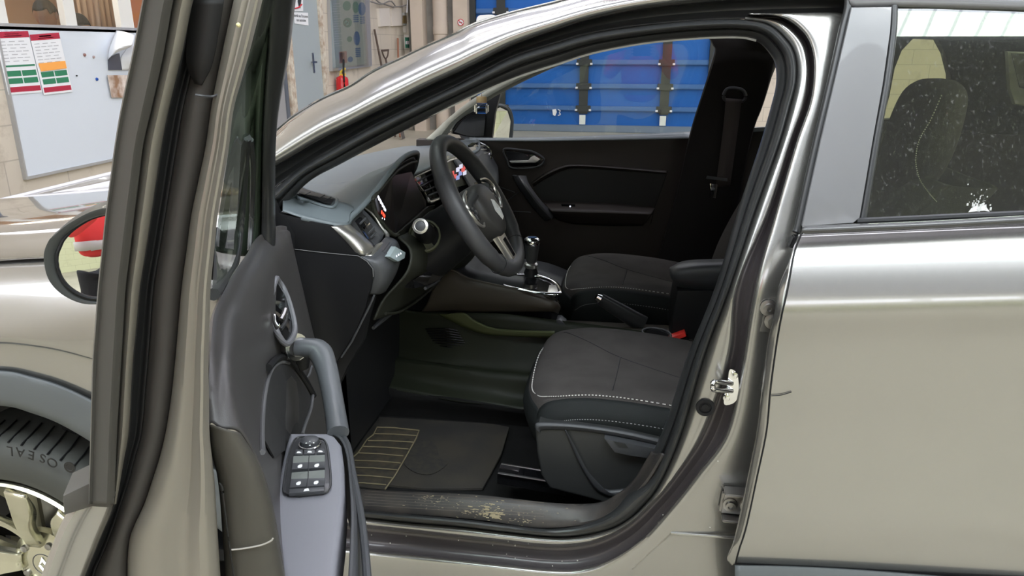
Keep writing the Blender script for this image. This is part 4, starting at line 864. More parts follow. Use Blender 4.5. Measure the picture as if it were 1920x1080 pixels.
# near vent group: satin blade, vent, bezel
SB = [[PY(a, b, y) for a, b, y in [(621, 425, .128), (640, 443, .128), (657, 461, .128), (668, 474, .13), (676, 480, .135)]],
      [PY(a, b, y) for a, b, y in [(632, 424, .133), (650, 441, .128), (668, 460, .128), (679, 474, .13), (683, 480, .14)]],
      [PY(a, b, y) for a, b, y in [(645, 423, .15), (664, 438, .145), (682, 456, .145), (692, 470, .148), (690, 479, .15)]],
      [PY(a, b, y) for a, b, y in [(655, 421, .175), (672, 436, .17), (688, 450, .17), (700, 463, .17), (700, 471, .17)]]]
SBo = loft('trim_blade', SB, SATIN, DB, n=30, cross=5, thick=.003)
vb = [(657, 420, .18), (676, 391, .25), (700, 418, .27), (716, 436, .27), (714, 447, .26), (704, 461, .2), (698, 460, .19)]
slab('air_vent', [PY(a, b, y)+V3((.0, 0, 0)) for a, b, y in vb], PLAST, DB, ext=(-.004, 0, 0), smooth=False)
slab('vent_surround', [PY(a, b, y)+V3((.005, 0, 0)) for a, b, y in [(678, 393, .25), (690, 405, .268), (706, 424, .275), (716, 438, .272), (713, 448, .262), (702, 460, .2), (692, 450, .2), (700, 441, .235), (690, 425, .245), (674, 407, .24)]], PLASTG, DB, ext=(-.006, 0, 0), bevel=.001)
slab('vent_mouth', [PY(a, b, y)+V3((.004, 0, 0)) for a, b, y in [(665, 415, .2), (674, 407, .22), (698, 439, .24), (696, 448, .22), (686, 448, .19)]], GLOSS, DB, ext=(-.004, 0, 0), smooth=False)
for a, b, c, d in [(668, 419, 678, 409), (675, 428, 685, 419), (683, 438, 694, 427), (688, 445, 698, 436)]: tube('vent_slat', [PY(a, b, .195)+V3((.008, 0, 0)), PY(c, d, .225)+V3((.008, 0, 0))], .0022, CHROME if a == 675 else PLASTG, DB, n=6)
tube('vent_trim', [PY(a, b, y)+V3((.006, 0, 0)) for a, b, y in [(678, 389, .25), (694, 402, .27), (709, 424, .275), (721, 441, .27), (716, 455, .24), (703, 463, .19), (692, 478, .15), (679, 480, .14)]], [.0012, .002, .0025, .004, .005, .006, .004, .003], SATIN, DB, n=8, res=60)
# lower switch pod
POD = [[PY(a, b, y) for a, b, y in [(676, 481, .13), (690, 491, .13), (698, 502, .13), (700, 515, .132), (697, 530, .135), (693, 551, .14)]],
       [PY(a, b, y) for a, b, y in [(692, 479, .145), (706, 488, .138), (714, 500, .138), (718, 515, .14), (716, 532, .142), (708, 551, .15)]],
       [PY(a, b, y) for a, b, y in [(704, 466, .18), (724, 474, .17), (730, 490, .165), (733, 505, .165), (728, 530, .17), (716, 549, .18)]],
       [PY(a, b, y) for a, b, y in [(724, 444, .26), (740, 450, .26), (747, 460, .26), (751, 480, .26), (742, 512, .25), (722, 546, .22)]]]
PD = loft('switch_pod', POD, PLASTG, DB, n=30, cross=5, thick=.003)
pdb = surf(PD)
def op(pts, lift): return [hit(pdb, a, b, lift, PY(a, b, .2)) for a, b in pts]
slab('switch_recess', op([(715, 474), (731, 454), (748, 470), (750, 480), (738, 505), (724, 490)], .001), GLOSS, PD, ext=(-.001, 0, 0), smooth=False)
for k in range(4): tube('roller_rib', op([(717+k*3, 473+k*3), (729+k*3, 457+k*3)], .002), .0016, PLASTG, PD, n=6)
sw = slab('height_switch', op([(722, 485), (733, 468), (750, 474), (748, 483), (736, 493)], .012), mat('blue grey switch', (.30, .36, .37), rough=.4), PD, ext=(-.010, 0, 0), bevel=.002)
for k in range(3): revolve('symbol', op([(731+k*4, 483-k*2)], .0135)[0], (1, 0, 0), [(.0022, 0), (.001, .0015)], LW, sw, n=6)
CAPL = mat('light moulding line', (.12, .12, .12), rough=.35)
# end caps of the dash seen past the door
ENDM = mat('black end cap', (.010, .010, .011), rough=.45, spec=.25)
slab('end_cap_upper', [PY(a, b, .128) for a, b in [(500, 394), (566, 410), (620, 424), (640, 443), (674, 478), (600, 472), (540, 464), (500, 460)]], ENDM, DB, ext=(0, .01, 0), bevel=.001)
slab('end_cap_lower', [PY(a, b, .128) for a, b in [(500, 464), (545, 467), (600, 474), (673, 481), (688, 491), (698, 503), (699, 518), (694, 545), (690, 554), (686, 575), (668, 618), (640, 665), (600, 730), (500, 760)]], ENDM, DB, ext=(0, .01, 0), bevel=.002)
slab('kick_panel', [PY(a, b, .15) for a, b in [(640, 550), (694, 552), (700, 560), (688, 600), (680, 640), (650, 690), (600, 800), (520, 820), (520, 560)]], RUBBER, DB, ext=(0, .02, 0))
tube('cap_line', [PY(a, b, .1275) for a, b in [(545, 466.5), (600, 473), (672, 480), (688, 490), (699, 504), (700, 519)]], .0009, CAPL, DB, n=6)
tube('cap_edge', [PY(a, b, .127) for a, b in [(702, 553), (697, 566), (680, 600), (660, 640), (640, 670)]], .002, PLASTG, DB, n=6)
# lower dash / column shroud
LD = [[PY(a, b, y) for a, b, y in [(746, 445, .35), (770, 432, .48), (804, 398, .72), (850, 385, .84)]],
      [PY(a, b, y)+V3((.02, 0, 0)) for a, b, y in [(752, 470, .33), (790, 460, .48), (840, 440, .70), (880, 420, .84)]],
      [PY(a, b, y)+V3((.02, 0, 0)) for a, b, y in [(745, 510, .30), (790, 500, .48), (845, 480, .70), (880, 470, .84)]],
      [PY(a, b, y) for a, b, y in [(720, 560, .25), (770, 530, .45), (830, 505, .70), (870, 500, .84)]],
      [PY(a, b, y) for a, b, y in [(700, 600, .22), (745, 583, .45), (800, 550, .70), (850, 520, .84)]]]
loft('knee_panel', LD, OLIV, DB, n=40, cross=5, thick=.004)
slab('storage_slot', [PY(a, b, y)+V3((.012, 0, 0)) for a, b, y in [(765, 525, .40), (810, 497, .55), (822, 497, .62), (833, 508, .70), (815, 524, .60), (790, 535, .48), (768, 540, .40)]], GLOSS, DB, ext=(-.03, 0, 0), smooth=False)
tube('slot_lip', [PY(a, b, y)+V3((.016, 0, 0)) for a, b, y in [(785, 540, .45), (800, 533, .55), (812, 524, .62)]], .004, PLASTG, DB, n=8)
tube('release_lever', [PY(700, 615, .3), PY(716, 600, .36), (PY(732, 590, .42))], [.004, .006, .004], PLASTG, DB, n=8)
tube('connector', [PY(683, 606, .2), PY(687, 600, .2)], .004, CHROME, DB, n=8)
tube('lower_edge', [PY(a, b, y)+V3((.006, 0, 0)) for a, b, y in [(718, 588, .3), (745, 584, .45), (780, 562, .6), (812, 535, .72)]], .0035, OLIV, DB, n=8, res=20)
# stalk with silver ring
tip = PY(788, 424, .33); bs = PY(800, 440, .45)
ST = tube('light_stalk', [tip+V3((.0, .004, 0)), tip.lerp(bs, .5), bs], [.017, .021, .022], RUBBER, CAR, n=20)
ax = (tip-bs).normalized()
revolve('stalk_ring', tip, ax, [(.0125, -.006), (.0165, -.002), (.0165, .002), (.012, .004), (.0105, .003)], SATIN, ST, n=28)
revolve('stalk_tip', tip, ax, [(.0105, .0), (.0105, .004), (.008, .006), (.001, .006)], PLASTG, ST, n=24)
revolve('stalk_collar', bs.lerp(PY(792, 444, .44), .5), ax, [(.040, -.02), (.037, .004), (.033, .006), (.031, -.004)], mat('olive grey collar', (.08, .085, .05), rough=.5), ST, n=32)
# centre vents, touch screen
cvent = [(775, 335, .84), (815, 315, .98), (823, 322, 1.0), (832, 372, .96), (808, 374, .9), (790, 358, .86)]
slab('air_vent', [PY(a, b, y)+V3((.0, 0, 0)) for a, b, y in cvent], GLOSS, DB, ext=(-.02, 0, 0), smooth=False)
for a, b, c, d in [(778, 341, 815, 322), (784, 350, 818, 333), (792, 359, 824, 345), (800, 367, 828, 355)]: tube('vent_slat', [PY(a, b, .85)+V3((.004, 0, 0)), PY(c, d, .98)+V3((.004, 0, 0))], .003, PLASTG, DB, n=6)
tube('vent_tab', [PY(786, 352, .87)+V3((.012, 0, 0)), PY(796, 344, .9)+V3((.012, 0, 0)), PY(799, 352, .9)+V3((.012, 0, 0))], .0035, CHROME, DB, n=8)
tube('vent_trim', [PY(a, b, y)+V3((.006, 0, 0)) for a, b, y in [(776, 340, .83), (795, 366, .86), (801, 378, .86), (815, 374, .9), (830, 366, .96)]], [.002, .003, .006, .005, .003], SATIN, DB, n=8, res=40)
tube('dash_trim_line', [PY(a, b, y)+V3((.004, 0, 0)) for a, b, y in [(773, 333, .81), (813, 314, .92), (845, 300, 1.0), (880, 290, 1.2)]], .003, SATIN, DB, n=8, res=40)
TS = slab('touch_screen', [PY(a, b, y) for a, b, y in [(836, 300, .96), (852, 292, 1.02), (868, 306, 1.10), (896, 340, 1.14), (900, 358, 1.12), (880, 372, 1.02), (856, 386, .96), (842, 345, .95)]], mat('touch screen glass', (.24, .24, .19), rough=.25, coat=.4), DB, ext=(-.02, 0, 0), bevel=.003)  # olive grey base carries the reflection in the screen
for i, (px, py, m_) in enumerate([(848, 325, 'r'), (853, 331, 'r'), (858, 318, 'w'), (863, 325, 'b'), (868, 318, 'r'), (872, 312, 'r'), (864, 312, 'w'), (858, 333, 'b'), (871, 324, 'w')]):
    mm = {'r': mat('reflection red', (.75, .30, .28), emit=.25), 'w': mat('reflection white', (.75, .75, .8), emit=.25), 'b': mat('reflection blue', (.5, .55, .72), emit=.25)}[m_]
    c = PY(px, py, 1.0)
    slab('screen_reflection', [PY(px+dx, py+dy, .985) for dx, dy in [(-3, -3), (3, -5), (3, 3), (-3, 5)]], mm, TS, ext=(.001, 0, 0), smooth=False)  # faintly glowing patches stand in for coloured reflections on the screen
slab('screen_lower', [PY(a, b, y)+V3((.003, 0, 0)) for a, b, y in [(852, 352, .96), (896, 340, 1.1), (902, 358, 1.1), (896, 375, 1.05), (866, 390, .98)]], GLOSS, TS, ext=(-.004, 0, 0), smooth=False)
# far vent and passenger side of the dash
fv = slab('air_vent', [PY(a, b, y) for a, b, y in [(887, 273, 1.45), (897, 266, 1.6), (918, 284, 1.62), (921, 298, 1.6), (912, 310, 1.5), (903, 305, 1.45)]], GLOSS, DB, ext=(-.02, 0, 0), bevel=.002)
tube('vent_trim', [PY(a, b, y)+V3((.004, 0, 0)) for a, b, y in [(897, 267, 1.6), (913, 276, 1.62), (920, 290, 1.62), (914, 308, 1.52)]], .0035, CHROME, DB, n=8, res=24)
for k in range(3): tube('vent_slat', [PY(893+k*5, 274+k*7, 1.5)+V3((.004, 0, 0)), PY(905+k*5, 274+k*6, 1.6)+V3((.004, 0, 0))], .003, SATIN, DB, n=6)
slab('trim_blade', [PY(a, b, y)+V3((.003, 0, 0)) for a, b, y in [(875, 277, 1.3), (889, 275, 1.42), (912, 309, 1.5), (903, 314, 1.4)]], SATIN, DB, ext=(-.005, 0, 0))
loft('passenger_dash', [[PY(a, b, y) for a, b, y in [(850, 300, 1.0), (880, 292, 1.2), (897, 282, 1.45), (903, 268, 1.66)]], [PY(a, b, y) for a, b, y in [(880, 350, 1.0), (905, 340, 1.2), (922, 318, 1.45), (926, 300, 1.66)]], [PY(a, b, y) for a, b, y in [(900, 400, 1.0), (925, 380, 1.2), (932, 350, 1.45), (930, 330, 1.66)]], [PY(a, b, y)+V3((-.1, 0, 0)) for a, b, y in [(900, 470, 1.0), (925, 450, 1.2), (932, 430, 1.45), (930, 410, 1.66)]]], PLASTG, DB, n=30, cross=5, thick=.004)
# ---------------- steering wheel
beta = math.radians(31); WCn = PY(900, 387, .53)
WA = V3((0, 1, 0)); WU = V3((-math.sin(beta), 0, math.cos(beta))); WN = WA.cross(WU).normalized()
if WN.x < 0: WN = -WN
RW = .168
def sw_(a, u, n=0.0): return WCn+WA*a+WU*u+WN*n
ring = []
for i in range(72):
    t = 2*math.pi*i/72; r = RW*(1 - .045*max(0, -math.sin(t))**6); ring.append(sw_(r*math.cos(t), r*math.sin(t)))
SWH = tube('steering_wheel', ring, [.0190 + .002*(abs(math.cos(2*math.pi*i/72)) > .8) for i in range(72)], WLEATH, CAR, n=16, closed=True, up=WN)
for deg in (35, 145, -48, -132):
    t = math.radians(deg); c = sw_(RW*math.cos(t), RW*math.sin(t)); tg = (WA*-math.sin(t)+WU*math.cos(t)); rd_ = (WA*math.cos(t)+WU*math.sin(t))
    tube('leather_seam', [c+(rd_*math.cos(q)+WN*math.sin(q))*.0200 for q in [i*2*math.pi/20 for i in range(20)]], .0009, RUBBER, SWH, n=5, closed=True)
pad = [(-.075, .045), (-.05, .068), (0, .078), (.05, .068), (.075, .045), (.08, .0), (.062, -.045), (.035, -.075), (0, -.085), (-.035, -.075), (-.062, -.045), (-.08, 0)]
def padrow(k, n): return [sw_(a*k*.86, u*k*.82-.014, n) for a, u in pad]
loft('airbag_cover', [padrow(.98, -.05), padrow(1.03, -.01), padrow(1.0, .012), padrow(.9, .024), padrow(.6, .032), padrow(.25, .034), padrow(.01, .034)], mat('airbag cover', (.05, .048, .046), rough=.45, bump=.1, bscale=1400), SWH, n=48, cross=3, closed=True)
em = diamond(sw_(-.012, -.024, .0345), WA, WU, .028, mat('bright emblem metal', (.75, .75, .74), rough=.3, metal=.2), SWH, th=.006, flip=WN)
for s in (-1, 1):
    arm = [sw_(s*.06, .03, .0), sw_(s*.11, .022, -.004), sw_(s*.165, .01, 0)]
    tube('spoke', arm, [.03, .022, .016], WLEATH, SWH, n=12, flat=.45, up=WU, res=12)
    slab('button_pad', [sw_(s*a, u, .012) for a, u in [(.078, .045), (.115, .035), (.135, .012), (.128, -.012), (.098, -.022), (.08, -.02)]], GLOSS, SWH, ext=tuple(WN*-.012), bevel=.002)
    tube('button_trim', [sw_(s*a, u, .014) for a, u in [(.08, .05), (.12, .042), (.142, .02), (.136, -.015), (.11, -.035), (.086, -.03)]], [.0025, .004, .005, .005, .004, .002], SATIN, SWH, n=8, res=30)
    for a, u in [(.095, .022), (.112, .012), (.098, .0), (.115, -.008)]: revolve('button', sw_(s*a, u, .012), WN, [(.006, 0), (.006, .003), (.004, .004)], PLASTG, SWH, n=12)
slab('lower_spoke', [sw_(a, u, .010) for a, u in [(-.035, -.078), (.035, -.078), (.026, -.12), (.022, -.166), (-.022, -.166), (-.026, -.12)]], SATIN, SWH, ext=tuple(WN*-.014), bevel=.003)
slab('spoke_slot', [sw_(a, u, .0115) for a, u in [(-.012, -.092), (.012, -.092), (.009, -.14), (-.009, -.14)]], GLOSS, SWH, ext=tuple(WN*-.004), smooth=False)
tube('column_shroud', [sw_(0, -.01, -.04), sw_(0, -.02, -.10), sw_(0, -.03, -.17)], [.075, .085, .09], RUBBER, CAR, n=24, flat=.8, up=WU)
# ---------------- centre console
CON = mat('console plastic', (.050, .042, .032), rough=.4, spec=.35, bump=.1, bscale=1300)
con = [[PY(a, b, y) for a, b, y in [(820, 520, .76), (846, 508, .76), (880, 524, .76), (940, 538, .76), (1000, 549, .76), (1035, 560, .77), (1046, 568, .80)]],
       [PY(a, b, y) for a, b, y in [(815, 535, .745), (843, 522, .745), (880, 536, .745), (940, 549, .745), (1000, 558, .745), (1040, 569, .75), (1050, 576, .79)]],
       [PY(a, b, y) for a, b, y in [(800, 570, .74), (840, 566, .74), (880, 564, .74), (940, 568, .74), (1000, 573, .74), (1036, 578, .745), (1048, 582, .79)]],
       [PY(a, b, y) for a, b, y in [(790, 585, .75), (840, 583, .75), (880, 584, .75), (940, 584, .75), (1000, 584, .75), (1034, 584, .755), (1046, 588, .80)]]]
CO = loft('center_console', con, CON, CAR, n=60, cross=4, thick=.004)
tube('console_edge', [p+V3((0, .002, .001)) for p in con[0]], .004, CON, CO, n=8, res=40)
# top of the console
ctop = [[PY(a, b, .765) for a, b in [(820, 520), (846, 509), (880, 525), (940, 539), (1000, 550), (1044, 566)]], [PY(a, b, .765)+V3((0, .30, 0)) for a, b in [(820, 520), (846, 509), (880, 525), (940, 539), (1000, 550), (1044, 566)]]]
loft('console_top', ctop, RUBBER, CO, n=40, cross=3, thick=.004)
# chromed surround around the gear lever
def ct(px, py, h=.0): return PZ(px, py, .0+CTZ+h)
CTZ = PY(1000, 549, .765).z+.004
su = [(930, 528), (942, 518), (968, 516), (1010, 518), (1040, 530), (1050, 545), (1040, 551), (1000, 548), (950, 537)]
tube('lever_surround', [ct(a, b, .004) for a, b in su], .0075, CHROME, CO, n=10, closed=True, res=80, flat=.6)
slab('surround_plate', [ct(a, b, .002) for a, b in [(936, 528), (946, 521), (970, 520), (1008, 521), (1034, 531), (1040, 543), (1028, 546), (1000, 544), (950, 533)]], GLOSS, CO, ext=(0, 0, -.003), smooth=False)
slab('surround_end', [ct(a, b, .006) for a, b in [(1030, 534), (1042, 534), (1049, 545), (1040, 552), (1026, 549)]], SATIN, CO, ext=(0, 0, -.006), bevel=.002)
# lower tunnel side with loudspeaker
TUN = mat('tunnel plastic', (.018, .021, .013), rough=.5, spec=.25, bump=.1, bscale=1300)
tn = [[PY(a, b, y) for a, b, y in [(700, 560, .74), (770, 583, .74), (840, 586, .74), (940, 588, .75), (1044, 600, .78), (1240, 625, .78)]],
      [PY(a, b, y) for a, b, y in [(700, 600, .74), (770, 605, .74), (840, 618, .735), (940, 640, .74), (1010, 645, .75), (1240, 667, .75)]],
      [PY(a, b, y) for a, b, y in [(690, 650, .73), (760, 665, .72), (840, 678, .71), (920, 688, .71), (1000, 695, .71), (1240, 717, .71)]],
      [PY(a, b, y) for a, b, y in [(690, 665, .70), (760, 680, .685), (840, 690, .68), (920, 702, .68), (1000, 710, .68), (1240, 732, .68)]],
      [PY(a, b, y) for a, b, y in [(670, 690, .68), (760, 706, .67), (840, 722, .665), (920, 735, .66), (1000, 748, .66), (1240, 770, .66)]],
      [PY(a, b, y) for a, b, y in [(660, 720, .62), (760, 735, .62), (840, 750, .62), (920, 760, .62), (1000, 770, .62), (1240, 792, .62)]]]
loft('tunnel_side', tn, TUN, CO, n=60, cross=4, thick=.004)
OL2 = mat('olive tunnel rib', (.085, .095, .04), rough=.55)
loft('tunnel_rib', [[PY(a, b, .728) for a, b in [(822, 589), (850, 604), (880, 618), (920, 628), (970, 631), (1040, 634)]], [PY(a, b, .722) for a, b in [(840, 589), (868, 589), (890, 604), (925, 618), (972, 622), (1040, 624)]][::1], [PY(a, b, .735) for a, b in [(858, 586), (872, 588), (893, 602), (927, 615), (972, 619), (1040, 621)]]], OL2, CO, n=40, cross=3, thick=.002)
for k in range(9):
    y_ = 617+k*4.6; tube('speaker_slot', [PY(798+k*2.6, y_-.3*k, .727), PY(835, y_-1+k*.2, .722), PY(858+k*2.8-(k > 5)*(k-5)*5, y_+3, .727)], .0022, GLOSS, CO, n=6, res=12)
# gear lever
KB = PY(996, 515, .91)
kt = PY(998, 447, .90); kb = PY(994, 545, .91)
gl_ax = (kt-kb).normalized()
def gl_(t): return kb+(kt-kb)*t
GL = tube('gear_lever', [gl_(0), gl_(.18), gl_(.42), gl_(.5)], [.042, .03, .017, .014], RUBBER, CAR, n=20, res=16)
H_ = (kt-kb).length
revolve('lever_collar', gl_(.5), gl_ax, [(.014, -.01), (.019, -.006), (.02, .003), (.017, .006), (.013, .008)], SATIN, GL, n=24)
revolve('gear_knob', gl_(.55), gl_ax, [(.013, 0), (.017, .01), (.019, .03), (.021, .05), (.0225, .062), (.022, .07)], WLEATH, GL, n=28)
revolve('knob_cap', kt, gl_ax, [(.0225, -.016), (.0232, -.012), (.0225, -.004), (.018, .002), (.014, .003), (.012, .001)], CHROME, GL, n=28)
slab('knob_inlay', [kt+gl_ax*.002+V3((.013*math.cos(i*.52), .011*math.sin(i*.52), 0)) for i in range(12)], GLOSS, GL, ext=tuple(gl_ax*.002), smooth=False)
# handbrake
ha = PY(1118, 556, .88); hb = PY(1205, 608, .90)
HB = tube('handbrake', [hb, ha.lerp(hb, .5), ha.lerp(hb, .08)], [.020, .017, .0135], RUBS, CAR, n=16, flat=1.3, res=12)
tube('release_button', [ha.lerp(hb, .08), ha], [.0125, .0095], CHROME, HB, n=14)
tube('handbrake_seam', [hb+V3((0, -.012, .018)), ha.lerp(hb, .1)+V3((0, -.008, .012))], .0012, CON, HB, n=6)
# console rear: tray, cup holder, armrest
slab('console_tray', [PY(a, b, y) for a, b, y in [(1046, 612, .78), (1060, 600, .98), (1290, 612, .98), (1300, 640, .78), (1200, 625, .77)]], CON, CO, ext=(0, 0, -.02), smooth=False)
slab('cup_holder', [PZ(a, b, PY(1230, 620, .80).z+.004) for a, b in [(1208, 620), (1222, 617), (1245, 621), (1254, 628), (1245, 636), (1225, 632)]], GLOSS, CO, ext=(0, 0, -.006), smoothc=28, smooth=False)
tube('cup_ring', [PZ(a, b, PY(1230, 620, .80).z+.005) for a, b in [(1204, 621), (1222, 615), (1248, 620), (1258, 629), (1248, 640), (1222, 636)]], .003, PLASTG, CO, n=6, closed=True, res=30)
slab('console_box', [PY(a, b, .80) for a, b in [(1270, 545), (1400, 545), (1400, 680), (1262, 668), (1256, 640), (1262, 590)]], ENDM, CO, ext=(0, .2, 0), bevel=.006)
slab('console_fin', [PY(a, b, .775) for a, b in [(1043, 600), (1050, 600), (1060, 608), (1058, 630), (1044, 632)]], PLASTG, CO, ext=(0, .04, 0), bevel=.002)
arr = []
for t, (pxs) in enumerate([0]): pass
AM = loft('armrest', [[PY(a, b, y) for a, b, y in [(1256, 506, .86), (1275, 540, .84), (1330, 546, .82), (1440, 546, .82)]],
     [PY(a, b, y) for a, b, y in [(1256, 505, .84), (1266, 522, .80), (1330, 526, .785), (1440, 524, .785)]],
     [PY(a, b, y) for a, b, y in [(1256, 504, .84), (1275, 504, .80), (1330, 500, .785), (1440, 498, .785)]],
     [PY(a, b, y) for a, b, y in [(1257, 502, .86), (1285, 493, .85), (1340, 489, .85), (1440, 489, .85)]],
     [PY(a, b, y) for a, b, y in [(1257, 502, .94), (1285, 490, .98), (1340, 487, 1.0), (1440, 487, 1.0)]]], PLASTG, CAR, n=40, cross=5, thick=.004)
# seat belt buckle
bk = slab('seat_belt_buckle', [PY(a, b, .775) for a, b in [(1258, 645), (1290, 632), (1303, 680), (1285, 690), (1258, 662)]], GLOSS, CAR, ext=(0, .03, 0), bevel=.003)
slab('release_button', [PY(a, b, .772) for a, b in [(1256, 634), (1284, 624), (1287, 631), (1258, 642)]], mat('red plastic', (.75, .04, .03), rough=.4), bk, ext=(0, .03, 0), bevel=.002)
# ---------------- seats
def seat(dy, ncar):
    """front seat; dy moves it across the car"""
    def Q(px, py, y): p = PY(px, py, y); return V3((p.x, p.y+dy, p.z))
    zc = .70
    # cushion profile front to back at several stations across
    xs_f = 1.006; L_ = .60
    ys = [.275, .29, .33, .40, .50, .60, .68, .735, .76]
    crown = [-.030, .004, .010, .004, -.004, .004, .010, -.008, -.04]
    rows = []
    for y, c in zip(ys, crown):
        e = abs(y-.517)/.245; fr = .045*e**4+ .012*e**2
        r = []
        for (x, z) in [(.035, -.15), (.012, -.11), (.0, -.06), (.012, -.022), (.05, -.002), (.14, .008), (.28, .0), (.43, -.02), (.55, -.03), (.64, -.03)]:
            zz = z + (c if z > -.05 else c*.3) - .035*(1-x/.6)*0 + .02*(y-.517)*0
            r.append(V3((xs_f+x+fr*(1-x/.6), y+dy, zc+zz+ .012*(1-x/.6)*(y < .5)*0)))
        rows.append(r)
    side_n = [V3((p.x, rows[0][0].y-.004, min(p.z, zc-.07))) for p in rows[0]]
    side_n2 = [V3((p.x+.01, rows[0][0].y+.004, min(p.z, zc-.15))) for p in rows[0]]
    side_f = [V3((p.x, rows[-1][0].y+.004, min(p.z, zc-.07))) for p in rows[-1]]
    side_f2 = [V3((p.x+.01, rows[-1][0].y-.004, min(p.z, zc-.15))) for p in rows[-1]]
    st = loft('front_seat', [side_n2, side_n]+rows+[side_f, side_f2], FABRIC, CAR, n=60, cross=4, thick=.002)
    # lower black side band: separate wrap a touch outside
    bvs = surf(st)
    def on(x, y, up=.003):
        r = bvs.ray_cast(V3((x, y+dy, 1.0)), V3((0, 0, -1)))
        return (r[0] if r[0] else V3((x, y+dy, zc)))+V3((0, 0, up))
    band = []
    b0 = rows[1]
    tp = [q+V3((-.001, -.003, .002)) for q in rows[1][2:]]
    m0 = [q+V3((-.002, -.012, .006)) for q in rows[0][2:]]; md = [V3((q.x-.003, q.y-.014, q.z-.03)) for q in rows[0][2:]]; bt = [V3((q.x, q.y-.004, zc-.155)) for q in rows[0][2:]]
    cs_ = loft('cushion_side', [tp, m0, md, bt], LEATH, st, n=40, cross=4, thick=.002)
    # front wrap of the same cloth
    fw_ = [[r[1]+V3((-.004, 0, 0)) for r in rows], [r[2]+V3((-.005, 0, 0)) for r in rows], [r[3]+V3((-.004, 0, -.008)) for r in rows]]
    loft('cushion_front', fw_, LEATH, st, n=50, cross=4, thick=.004)
    # white piping stitches: front and along the outer edge, and the seam of the insert
    pr = [rows[7][4]+V3((.01, 0, .004)), rows[7][3]+V3((.012, -.01, .006)), rows[5][3]+V3((.002, 0, .005)), rows[3][3]+V3((.002, 0, .005)), rows[2][3]+V3((.006, -.004, .005)), rows[1][4]+V3((-.012, .004, .006)), rows[1][5]+V3((0, .004, .006)), rows[1][6]+V3((0, .004, .006)), rows[1][8]+V3((0, .004, .006))]
    fine = cat_rom(pr, 240); bm = bmesh.new()
    for i in range(0, 238, 2): tube_bm([fine[i], fine[i+1]], .0013, 5, bm)
    link('stitching', mesh_of(bm), STITCH, st, kind='stuff')
    p2 = [q+V3((-.002, -.0145, .0)) for q in rows[0][3:]]
    fine = cat_rom(p2, 200); bm = bmesh.new()
    for i in range(0, 198, 2): tube_bm([fine[i], fine[i+1]], .0009, 5, bm)
    link('stitching', mesh_of(bm), mat('grey stitching', (.3, .3, .3), rough=.8), st, kind='stuff')
    def seam(pts, nm='seam', r=.0014, m=RUBBER):
        fine = cat_rom([V3((x, y, 0)) for x, y in pts], 30); tube(nm, [on(v.x, v.y, .0008) for v in fine], r, m, st, n=6)
    seam([(1.07, .67), (1.14, .605), (1.22, .54), (1.36, .48), (1.5, .445), (1.62, .43)]); seam([(1.21, .325), (1.215, .42), (1.22, .54)])
    # backrest
    def bk_(t, y, bulge=0.0):
        # t height along the back 0..1, leaning back
        x = 1.575+.05*t+.20*t*t*.9+.0; z = .66+.52*t
        return V3((x-bulge, y+dy, z))
    br = []
    for y, w_, bl in [(.27, .0, .02), (.30, .0, .065), (.37, .0, .07), (.45, .0, .03), (.517, 0, .022), (.58, 0, .03), (.66, 0, .07), (.73, 0, .065), (.765, 0, .02)]:
        yy = lambda t: .517+(y-.517)*(1-.12*t-.25*max(0, t-.75)**1.5)
        br.append([bk_(t, yy(t), bl*(1-.5*t)*(1 if t < .98 else .3)) for t in (0, .1, .25, .45, .65, .85, .96, 1.0)])
    bb = []
    for y in (.765, .6, .517, .4, .27):
        bb.append([bk_(t, .517+(y-.517)*(1-.12*t), -.10+.03*t) for t in (0, .1, .25, .45, .65, .85, .96, 1.0)])
    loft('backrest', br+bb+[br[0]], FABRIC, st, n=60, cross=3, thick=.003)
    hr = []
    for k, (z, hw, th) in enumerate([(1.14, .02, .012), (1.15, .085, .035), (1.20, .115, .05), (1.27, .12, .052), (1.33, .105, .045), (1.355, .06, .028), (1.36, .01, .008)]):
        cx = 1.575+.235+.03*(z-1.15)/.2 - .02
        hr.append([V3((cx+th*math.cos(a), .517+dy+hw*math.copysign(abs(math.sin(a))**.7, math.sin(a)), z)) for a in [i*2*math.pi/16 for i in range(16)]])
    loft('headrest', hr, FABRIC, st, n=48, cross=4, closed=True)
    for s in (-1, 1): tube('headrest_post', [(1.79, .517+dy+s*.06, 1.1), (1.80, .517+dy+s*.06, 1.16)], .007, CHROME, st, n=8)
    return st, rows
S1, srows = seat(0, 0)
S1['label'] = 'driver seat with dusty dark cushion nearest the door'
# white stitching down the driver backrest, seen through the tinted pane
fine = cat_rom([PY(a, b, .262) for a, b in [(1766, 178), (1745, 225), (1724, 262), (1717, 300), (1724, 335), (1742, 362), (1758, 380)]], 110); bm = bmesh.new()
for i in range(0, 108, 2): tube_bm([fine[i], fine[i+1]], .0009, 5, bm)
link('stitching', mesh_of(bm), STITCH, S1, kind='stuff')
# near seat: side trim with height lever and rails
TRIMM = mat('seat side plastic', (.030, .031, .031), rough=.45, bump=.08, bscale=1200)
stp = [(1003, 800), (1010, 793), (1080, 796), (1160, 807), (1230, 823), (1320, 848), (1320, 1000), (1200, 960), (1158, 950), (1100, 934), (1030, 916), (1014, 890), (1006, 845)]
SD = slab('side_trim', [PY(a, b, .245) for a, b in stp], TRIMM, S1, ext=(0, .03, 0), bevel=.006, seg=3)
loft('trim_edge', [[PY(a, b, .244) for a, b in [(1003, 800), (1012, 792), (1080, 795), (1160, 806), (1235, 822), (1320, 846)]], [PY(a, b, .238) for a, b in [(1006, 806), (1014, 799), (1080, 801), (1160, 812), (1235, 829), (1320, 853)]], [PY(a, b, .244) for a, b in [(1012, 812), (1020, 806), (1080, 807), (1160, 818), (1235, 836), (1320, 860)]]], PLASTG, S1, n=40, cross=3, thick=.002)
